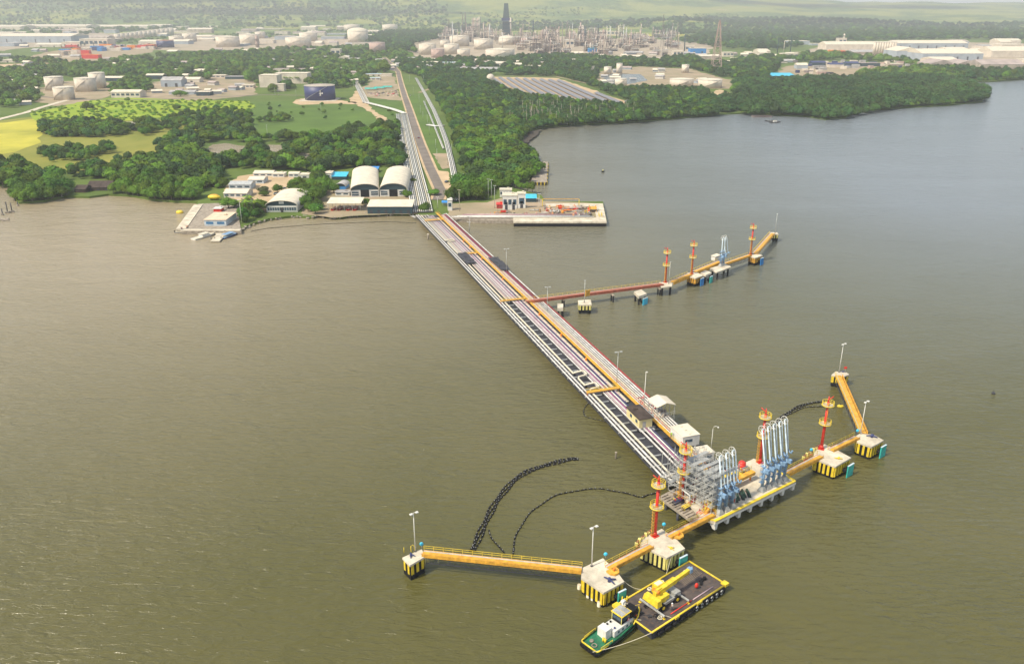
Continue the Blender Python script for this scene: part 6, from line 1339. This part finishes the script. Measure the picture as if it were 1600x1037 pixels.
NOT=[[(314,240),(326,222),(352,220),(388,224),(390,240),(378,252),(330,252)],[(410,250),(412,222),(447,223),(450,247)],[(454,254),(475,234),(490,238),(490,253)],[(500,192),(396,192),(396,216),(500,216)],[(556,160),(600,165),(618,196),(560,205)],
[(385,322),(352,312),(350,288),(372,272),(420,268),(480,272),(470,280),(455,285),(440,304),(420,315),(398,322)],
[(560,300),(545,262),(640,262),(652,318),(652,336),(508,336),(506,306)],solpoly,[(760,118),(870,120),(930,140),(992,162),(985,170),(900,162),(830,150),(770,136)],
[(930,136),(935,110),(1000,104),(1080,108),(1150,128),(1150,142),(1060,141),(980,140)],[(1098,150),(1125,138),(1158,152),(1150,160)],
[(572,154),(564,138),(590,114),(616,114),(624,140),(630,158)],[(556,140),(575,150),(604,184),(614,194),(590,194),(560,170),(545,158)],
[(60,162),(70,124),(150,120),(178,128),(172,152),(120,164),(85,168)],[(1200,128),(1225,102),(1300,94),(1400,98),(1432,108),(1330,120),(1330,126)],
[(1120,178),(1125,183),(1165,180),(1160,174)],[(760,316),(800,296),(950,316),(950,350),(700,345),(700,316)],[(400,160),(540,160),(545,140),(470,136)],[(632,150),(655,145),(690,190),(712,240),(706,292),(690,296),(664,240)]]
def ok(x,y):
    for a,b,c,d in EXC:
        if a<x<b and c<y<d: return False
    for pl in NOT:
        if inpoly(x,y,pl): return False
    return True
AR=[ # polygon px, spacing m, scale, kind, label, group, coverage
([(185,262),(250,250),(345,247),(352,290),(352,313),(310,316),(240,312),(205,306),(180,300),(176,285),(150,276),(100,268)],6.2,1.05,'mangrove','mangrove tree between the thatched boathouse and the pilot station','mangroves right of the thatched boathouse',1),
([(-80,262),(40,262),(95,285),(112,306),(70,313),(30,317),(20,304),(16,291),(-80,286)],6.2,1.1,'mangrove','mangrove tree on the rounded point at the far left shore','mangroves on the left point',1),
([(95,268),(176,278),(180,281),(120,283)],7,.9,'mangrove','mangrove tree behind the thatched boathouse','mangroves behind the thatched boathouse',.9),
([(345,240),(450,238),(540,243),(634,232),(638,262),(540,262),(505,272),(440,266),(345,262)],6.4,1.05,'mangrove','broad crowned tree in the belt behind the hangars and white houses','trees in the belt behind the hangars',1),
([(440,288),(500,274),(520,286),(522,306),(506,316),(470,318),(462,300)],6,.95,'mangrove','dark tree in the grove between the small arched hangar and the open shed','trees between the arched hangar and the open shed',1),
([(245,228),(300,206),(400,204),(402,222),(520,212),(560,204),(622,196),(632,232),(540,243),(345,250),(250,252)],6.8,1.05,'mangrove','round crowned tree in the wood around the small ponds','trees around the small ponds',.6),
([(690,296),(745,290),(758,312),(704,318)],6,1.25,'mangrove','big dark tree in the clump behind the guard house','trees behind the guard house',1),
([(730,285),(720,250),(712,212),(690,165),(760,165),(815,205),(808,232),(835,250),(838,272),(803,290),(760,305)],6.2,1.1,'mangrove','broad crowned mangrove tree between the right hand pipe line and the old jetty','mangroves near the old jetty',1),
([(470,325),(500,322),(503,334),(472,334)],6,.8,'mangrove','round tree at the water right of the small arched hangar','trees right of the small arched hangar',1),
([(376,318),(410,320),(415,330),(398,342),(380,352)],5.5,.8,'mangrove','shaggy tree on the rocky shore right of the pilot station','trees right of the pilot station',1),
([(820,312),(848,310),(860,318),(836,322)],5.5,.8,'mangrove','dark bush right of the light blue roof on the east quay','bushes on the east quay',1),
([(346,322),(370,316),(374,328),(352,330)],5.5,.8,'mangrove','bright green tree between the lifeboat and the pilot station','trees beside the lifeboat',1),
([(58,207),(70,197),(110,193),(170,192),(205,200),(203,212),(150,216),(80,215)],6.5,.9,'bush','low dark green bush in the long hedge like thicket on the olive meadow','bushes of the long thicket on the meadow',1),
([(205,205),(225,190),(248,192),(250,206),(225,214)],7,.85,'greybush','dull green bush at the right end of the meadow thicket','bushes at the right end of the meadow thicket',.9),
([(58,246),(70,238),(120,232),(150,238),(175,226),(176,238),(140,252),(80,254)],7,.85,'bush','bush in the loose thicket on the lower olive meadow','bushes on the lower meadow',.85),
([(182,252),(200,246),(214,254),(190,260)],7,.6,'greybush','small dull bush beside the bare sand spot on the lower meadow','small bushes beside the bare sand spot',.8),
([(255,190),(300,176),(345,172),(392,180),(395,196),(330,200),(260,204)],8,.85,'greybush','dull green bush on the rough ground below the bright field','bushes below the bright field',.75),
([(400,190),(440,184),(500,200),(490,220),(420,222),(396,210)],8,.85,'bush','bush in the loose thicket on the green plain below the navy tank','bushes on the plain below the navy tank',.8),
([(50,186),(48,176),(130,158),(300,156),(395,158),(400,170),(300,178),(180,190),(100,194)],10,.5,'scrub','light green scrub bush on the bright field','scrub bushes on the bright field',.7),
([(610,196),(640,182),(650,235),(655,262),(642,258),(634,225)],9,.5,'bush','small bush beside the pipe bundle left of the road','bushes beside the pipe bundle',.7)]
cand=[]
for pl,spc,sc,kind,lb,gp,cov in AR:
    W_=[G(x,y,1.4) for x,y in pl];x0=min(p.x for p in W_);x1=max(p.x for p in W_);y0=min(p.y for p in W_);y1=max(p.y for p in W_)
    for j in range(int((y1-y0)/spc)+1):
        for i in range(int((x1-x0)/spc)+1):
            x=x0+(i+.5*(j%2)+rnd.uniform(-.35,.35))*spc;y=y0+(j+rnd.uniform(-.35,.35))*spc;px,py=PX(x,y,1.4+WZ)
            if -40<px<1640 and inpoly(px,py,pl) and ok(px,py) and rnd.random()<cov: cand.append((x,y,sc*rnd.choice((.6,.8,.9,1,1.1,1.35)),kind,lb,gp))
# fringe on the shoreline itself
def fringe(i0,i1,lb,gp):
    for i in range(i0,i1):
        a,b=W[i],W[i+1];n=max(1,int((b-a).length/5.5))
        for k in range(n):
            q=a.lerp(b,(k+rnd.random()*.6)/n);px,py=PX(q.x,q.y+2,1.4+WZ)
            if ok(px,py): cand.append((q.x+rnd.uniform(-1,1),q.y+rnd.uniform(1,4),rnd.uniform(.7,1.05),'mangrove',lb,gp))
si=lambda p:shore.index(p)
fringe(1,si((310,318)),'mangrove tree leaning over the water on the left shore','shore fringe mangroves on the left')
fringe(si((846,308)),si((1120,180)),'mangrove tree leaning over the water on the shore right of the old jetty','shore fringe mangroves right of the old jetty')
fringe(si((1165,178)),len(shore)-2,'mangrove tree leaning over the water on the far peninsula','shore fringe mangroves of the peninsula')
ISO=[(135,172,1.1,'dark lone bush on the bright green field, left'),(153,184,.6,'small dark bush below the lone bush on the bright field'),(275,172,.9,'dark bush at the right part of the bright field'),(282,151,1.,'dark bush beside the white long building of the works'),(210,270,.6,'small bush near the bare sand spot at the left'),(414,300,1.0,'pale grey green bush in the middle of the sandy yard'),(413,306,.8,'small bush in the sandy yard in front of the pale one'),(725,311,1.7,'largest dark green tree, right behind the guard house'),(666,330,1.0,'round bush where the pier meets the shore'),(681,305,.9,'round bush at the foot of the straight road'),(574,322,.9,'clipped round bush in front of the two big hangars'),(634,308,1.0,'bush at the right corner of the right big hangar'),(510,296,1.2,'bright green tree beside the arched grey cottage'),(433,302,.9,'dark tree behind the small arched hangar'),(600,116,1.3,'dark tree beside the road and the blue roofed shed'),(645,285,.6,'small bush between the pipes and the hangar yard'),(330,190,.9,'lone dark bush at the edge of the bright field')]
iso=[]
for x,y,sc,lb in ISO: q=G(x,y,1.4);iso.append((q.x,q.y,sc*q.y/620 if y<200 else sc,'greybush' if 'pale grey' in lb else ('scrub' if 'bright green' in lb and 'tree' in lb else 'bush' if 'bush' in lb else 'mangrove'),lb,None))
for x,y,sc,kind,lb,gp in iso:
    t=plant(kind,(x,y,1.4+WZ),sc,lb,'bush' if 'bush' in lb else 'tree',gp or 'lone bushes and trees')
cand.sort(key=lambda c:c[1]);near=cand[:283];rest=cand[283:]
rows={}
for c in near: rows.setdefault(c[5],[]).append(c[1])
for x,y,sc,kind,lb,gp in near:
    q=sorted(rows[gp]);k=q.index(y)/max(1,len(q)-1);lb=('front row ' if k<.33 else 'back row ' if k>.66 else 'middle row ')+lb if len(q)>8 and len(lb.split())<14 else lb
    plant(kind,(x,y,1.3+WZ),sc,lb,'bush' if 'bush' in lb else 'tree',gp)
# prototypes for the far woods are real trees standing in them
FARP=[]
for k,(x,y) in enumerate(((900,178),(1000,176),(1230,168),(700,150),(560,108))):
    q=G(x,y,1.3);t=T('forest_tree',('broad tree standing in the mangrove wood left of the dead trunks','broad tree in the middle of the mangrove wood below the solar farm','broad tree in the peninsula wood near the small work boat','broad tree in the wood beside the grey long houses','broad tree in the wood beyond the white gabled hall')[k],'tree',q,0)
    trunkmb(random.Random(k)).build('trunk',bark,t);FARP.append(crown('crown',90+k,620,.55,(leafd,leafd,leafd,leaf,leafm)[k],lob=8+k%3,parent=t,core=.8))
def scatter(name,pts,label,protos=FARP,cat='forest'):
    me=bpy.data.meshes.new(name);me.from_pydata([p[:3] for p in pts],[],[])
    A=me.attributes.new('sc','FLOAT','POINT');B=me.attributes.new('rz','FLOAT','POINT');A.data.foreach_set('value',[p[3] for p in pts]);B.data.foreach_set('value',[rnd.uniform(0,6.28) for p in pts])
    o=bpy.data.objects.new(name,me);COL.objects.link(o);tag(o,label,cat,None,'stuff')
    ng=bpy.data.node_groups.new(name,'GeometryNodeTree');ng.interface.new_socket('Geometry',in_out='INPUT',socket_type='NodeSocketGeometry');ng.interface.new_socket('Geometry',in_out='OUTPUT',socket_type='NodeSocketGeometry')
    N=ng.nodes.new;l=ng.links.new;gi=N('NodeGroupInput');go=N('NodeGroupOutput');ip=N('GeometryNodeInstanceOnPoints');jn=N('GeometryNodeJoinGeometry')
    for p in protos:
        oi=N('GeometryNodeObjectInfo');oi.transform_space='ORIGINAL';oi.inputs['Object'].default_value=p;oi.inputs['As Instance'].default_value=True;l(oi.outputs['Geometry'],jn.inputs[0])
    def attr(n_): a=N('GeometryNodeInputNamedAttribute');a.data_type='FLOAT';a.inputs['Name'].default_value=n_;return a.outputs['Attribute']
    c=N('ShaderNodeCombineXYZ');l(attr('rz'),c.inputs[2]);c2=N('ShaderNodeCombineXYZ');s_=attr('sc');[l(s_,c2.inputs[i]) for i in range(3)]
    l(gi.outputs[0],ip.inputs['Points']);l(jn.outputs[0],ip.inputs['Instance']);ip.inputs['Pick Instance'].default_value=True
    l(c.outputs[0],ip.inputs['Rotation']);l(c2.outputs[0],ip.inputs['Scale']);l(ip.outputs[0],go.inputs[0])
    m=o.modifiers.new('scatter','NODES');m.node_group=ng;return o
FAR=[ # polygon, spacing, scale, coverage, name, label
([(874,120),(934,112),(938,136),(985,142),(1000,166),(985,163),(930,138),(905,128)],9,1.1,.95,'mangrove_wood','trees between the solar farm and the water works'),
([(690,165),(668,135),(660,118),(700,112),(760,112),(790,148),(900,165),(985,170),(1060,162),(1130,160),(1120,180),(1000,191),(900,196),(850,200),(815,205),(760,166)],7,1.15,1,'mangrove_wood','dense mangrove wood between the road, the solar farm and the bay'),
([(1120,180),(1130,155),(1160,140),(1250,126),(1400,122),(1500,128),(1542,146),(1535,159),(1400,169),(1320,184),(1290,187),(1260,182),(1210,180)],7.5,1.3,1,'mangrove_wood','dense dark mangrove wood covering the peninsula on the right'),
([(1500,127),(1440,112),(1700,112),(1760,121),(1600,124)],12,1.6,1,'mangrove_wood','low dark mangrove strip before the right hand factories'),
([(980,138),(1060,142),(1150,144),(1130,160),(1060,162),(990,166)],8,1.1,.95,'mangrove_wood','mangrove wood between the water works and the bay'),
([(-60,160),(-60,125),(0,112),(100,104),(240,96),(380,92),(500,96),(620,100),(610,112),(560,128),(500,136),(400,130),(330,126),(230,122),(180,122),(60,126),(60,160),(20,170)],11,1.4,.72,'woodland','woodland with many crowns between the navy tank and the far left tanks'),
([(180,126),(230,120),(240,140),(200,160),(170,152)],9,1.0,.8,'woodland','trees around the white long building left of the works'),
([(420,145),(400,130),(500,128),(560,124),(600,128),(560,136),(500,140)],10,1.3,.85,'woodland','dark trees behind the navy tank'),
([(620,110),(620,98),(760,94),(860,90),(1000,96),(1080,92),(1120,112),(1060,112),(940,108),(870,122),(760,116),(660,122)],11,1.5,.9,'woodland','dark wood between the refinery and the solar farm'),
([(1060,118),(1120,100),(1200,92),(1220,100),(1200,126),(1240,140),(1150,140)],11,1.5,.9,'woodland','dark wood around the lattice mast'),
([(1160,94),(1290,86),(1420,96),(1440,104),(1340,98),(1240,98),(1200,104)],14,1.6,.7,'woodland','line of trees before the white factory'),
([(1340,124),(1330,112),(1430,108),(1470,112),(1520,126),(1400,124)],10,1.5,.95,'woodland','dark trees between the boatyard and the peninsula'),
([(-60,95),(60,94),(130,100),(260,88),(400,80),(560,76),(640,84),(650,96),(500,96),(240,96),(0,102)],15,1.5,.68,'woodland','belt of trees below the far left container yard'),
([(560,76),(540,60),(610,52),(700,50),(690,62),(640,70),(650,84)],20,2.0,.9,'woodland','bluish wood left of the refinery stacks'),
([(100,72),(230,62),(340,56),(560,46),(620,46),(480,58),(330,66),(230,68)],34,1.5,.5,'woodland','faded trees between the far tanks and the warehouses'),
([(-80,56),(-80,36),(300,34),(700,36),(700,46),(300,46),(100,58)],42,2.6,.5,'woodland','faint hazy tree cover below the hills at the left'),
([(1060,66),(1100,56),(1500,52),(1720,54),(1720,64),(1500,62),(1300,66),(1200,82),(1120,76)],30,2.4,.8,'woodland','dark hazy wood below the hills at the right'),
([(700,44),(1100,40),(1700,44),(1700,54),(1060,56),(1000,48),(700,50)],40,2.6,.6,'woodland','faint hazy tree cover below the hills at the right'),
([(400,160),(600,160),(632,182),(600,196),(520,206),(420,190)],34,.5,.8,'woodland','scattered small bushes on the green plain around the navy tank'),
([(640,150),(655,145),(690,190),(712,240),(690,285),(665,240)],16,.4,.5,'woodland','scattered low bushes in the grass beside the straight road')]
tot=0
for pl,spc,sc,cov,nm,lb in FAR:
    W_=[G(x,y,1.4) for x,y in pl];x0=min(p.x for p in W_);x1=max(p.x for p in W_);y0=min(p.y for p in W_);y1=max(p.y for p in W_);pts=[]
    sub=NOT;keep=NOT
    for j in range(int((y1-y0)/spc)+1):
        for i in range(int((x1-x0)/spc)+1):
            x=x0+(i+.5*(j%2)+rnd.uniform(-.4,.4))*spc;y=y0+(j+rnd.uniform(-.4,.4))*spc;px,py=PX(x,y,1.4+WZ)
            if -60<px<1660 and inpoly(px,py,pl) and (spc>33 or ok(px,py) or ('green plain' in lb)) and noise.noise(Vector((x/70,y/90,2)))*.9+.5<cov*1.0+(.6 if cov>=1 else 0):
                if spc<=33 or ok(px,py): pts.append((x,y,1.2+WZ if y<4300 else hillh(x,y)-.5,sc*rnd.choice((.55,.75,.9,1,1.1,1.4))))
    tot+=len(pts);scatter(nm,pts,lb,FARP[:3]+([FARP[3]] if 'peninsula' not in lb else []) if nm=='mangrove_wood' or 'right' in lb or 'refinery' in lb or 'mast' in lb else [FARP[2],FARP[3],FARP[3],FARP[4],FARP[4]])
pts=[(c[0],c[1],1.2+WZ,c[2]*1.1) for c in rest if c[3]!='scrub'];scatter('mangrove_wood',pts,'remaining mangrove and bush crowns in the nearer woods behind the leading trees',FARP[2:4]+[FARP[3]]);tot+=len(pts)
scr=[KID[PROT['scrub'][k].name][1] for k in PROT['scrub'][4]]
scatter('field_scrub',[(c[0],c[1],1.0+WZ,c[2]) for c in rest if c[3]=='scrub'],'bright lime green scrub covering the sunlit field',scr,'scrub')
pts=[]
for i in range(6000):
    y=4700+2600*rnd.random();x=rnd.uniform(-.7,.7)*y
    if noise.noise(Vector((x/700,y/900,5)))>.22: pts.append((x,y,hillh(x,y)-1,rnd.uniform(1.1,2.3)))
scatter('hill_wood',pts,'hazy tree cover spread over the distant hills',[FARP[4]]);print('trees',tot,len(cand))
# dead trunks
for i in range(70):
    x=rnd.uniform(795,905) if i<56 else rnd.uniform(905,1010);y=rnd.uniform(172,197) if i<56 else rnd.uniform(176,188)
    if y>205-(x-790)*.06: continue
    h=rnd.uniform(9,17);t=T('dead_tree','bare pale dead trunk standing in the mangroves behind the mudflat','dead tree',G(x,y,1.2),rnd.random()*6,'dead trunks behind the mudflat')
    MB().tube([(0,0,0),(.3,.2,h*.5),(.1,-.1,h)],.32,6,.1).build('trunk',mat('bleached_wood',(.42,.37,.30),.9),t)
    mb=MB()
    for k in range(4): a=rnd.uniform(0,6.28);z=h*rnd.uniform(.45,.85);mb.tube([(.2,0,z),(1.5*math.cos(a),1.5*math.sin(a),z+1.3)],.1,4,.04)
    mb.build('branch',bark,t)
# palms
pl0=T('palm_tree','x','palm tree');MB().tube([(0,0,0),(.3,0,3),(.2,0,6.2)],.26,7,.17).build('trunk',bark,pl0)
for k in range(11):
    a=k*.571+rnd.uniform(-.2,.2);e=rnd.uniform(-.2,.9);c,s_=math.cos(a),math.sin(a);mb=MB();pr=None
    pts=[(.2+c*r,s_*r,6.2+e*r-.16*r*r) for r in (0,.8,1.6,2.4,3.1)]
    for (a0,b0,w_) in zip(pts,pts[1:],(.5,.75,.65,.35)):
        A_1=Vector(a0);B_1=Vector(b0);n=Vector((-s_,c,0))*w_;mb.add([A_1-n+Vector((0,0,-.2)),A_1,A_1+n+Vector((0,0,-.2)),B_1-n*.9+Vector((0,0,-.2)),B_1,B_1+n*.9+Vector((0,0,-.2))],[(0,1,4,3),(1,2,5,4)])
    mb.build('frond',leafb if k%4 else leafg,pl0)
for i,(x,y,lb) in enumerate(((383,333,'palm nearest the pilot station on the rocky shore'),(390,326,'palm behind the nearest one right of the pilot station'),(397,334,'palm at the right of the three on the rocky shore'),(438,132.5,'small palm in front of the white plant building, left'),(447,131,'small palm in front of the white plant building, middle'),(455,132,'small palm in front of the white plant building, right'),(465,131,'small palm at the right corner of the white plant building'))):
    t=pl0 if i==0 else copy_tree(pl0);t.location=G(x,y,1.4);t['label']=lb;t['group']='palm trees';s_=1.25 if y>200 else 1.7;t.scale=(s_,s_,s_)
# riprap along the shore
mb=MB()
for i in range(si((376,362)),si((652,337))):
    a,b=W[i],W[i+1];n=int((b-a).length/.8)
    for k in range(n):
        if i>si((512,341)) and rnd.random()<.6: continue
        q=a.lerp(b,k/n);r=rnd.uniform(.4,1.1);mb.sph((q.x+rnd.uniform(-1.5,1.5),q.y+rnd.uniform(-1.8,2.2),rnd.uniform(.1,1.2)+WZ),r,r*rnd.uniform(.7,1.2),r*.7,n=6,m=4,jit=.2)
for l in PROT.values():
    for k in range(4):
        if k not in l[4]:
            for c in KID[l[k].name]: bpy.data.objects.remove(c)
            bpy.data.objects.remove(l[k])
mb.s=[False]*len(mb.s);tag(mb.build('shore_rocks',rock),'pale tumbled rocks along the shore left of the pier','rocks',None,'stuff')
# ================= CLOUDS (cast the soft shadows on hills and plain) AND HAZE =================
def cloud(tx,ty,tz,rx,ry,alt=1500,seed=0):
    k=(alt-tz)/sd.z;c=Vector((tx,ty,tz))+sd*k;q=random.Random(seed);mb=MB()
    for i in range(16):
        a=q.uniform(0,6.28);d=q.random()**.5;mb.sph((c.x+rx*d*.8*math.cos(a),c.y+ry*d*.8*math.sin(a),alt+q.uniform(0,60)),rx*q.uniform(.25,.5),ry*q.uniform(.25,.5),q.uniform(60,130),n=14,m=8,jit=.06)
    o=mb.build('cloud',cloudm,None,c,c);o['kind']='structure'
cloudm=mat('white_cloud',(.85,.85,.85),1,var=.02)
for i,(x,y,z,rx,ry) in enumerate(((-4200,9000,250,3600,1300),(-1100,9800,300,2300,700),(-1800,6900,80,1500,260),(2100,5700,40,1100,240),(3000,9200,150,1800,500),(-260,900,0,120,60))): 
    if i<5: cloud(x,y,z,rx,ry,1500,i)
hb=MB().box(0,6250,-2.2,19000,14100,620);ho=tag(hb.build('haze',None),'thin pale haze filling the air over the bay and the plain','haze',None,'stuff')
hm=bpy.data.materials.new('haze_volume');hm.use_nodes=True;hn=hm.node_tree;hn.nodes.clear();pv_=hn.nodes.new('ShaderNodeVolumePrincipled');oo=hn.nodes.new('ShaderNodeOutputMaterial')
pv_.inputs['Color'].default_value=(.93,.95,.97,1);pv_.inputs['Density'].default_value=1.1e-4;pv_.inputs['Anisotropy'].default_value=.1
hn.links.new(pv_.outputs[0],oo.inputs['Volume']);ho.data.materials.clear();ho.data.materials.append(hm)
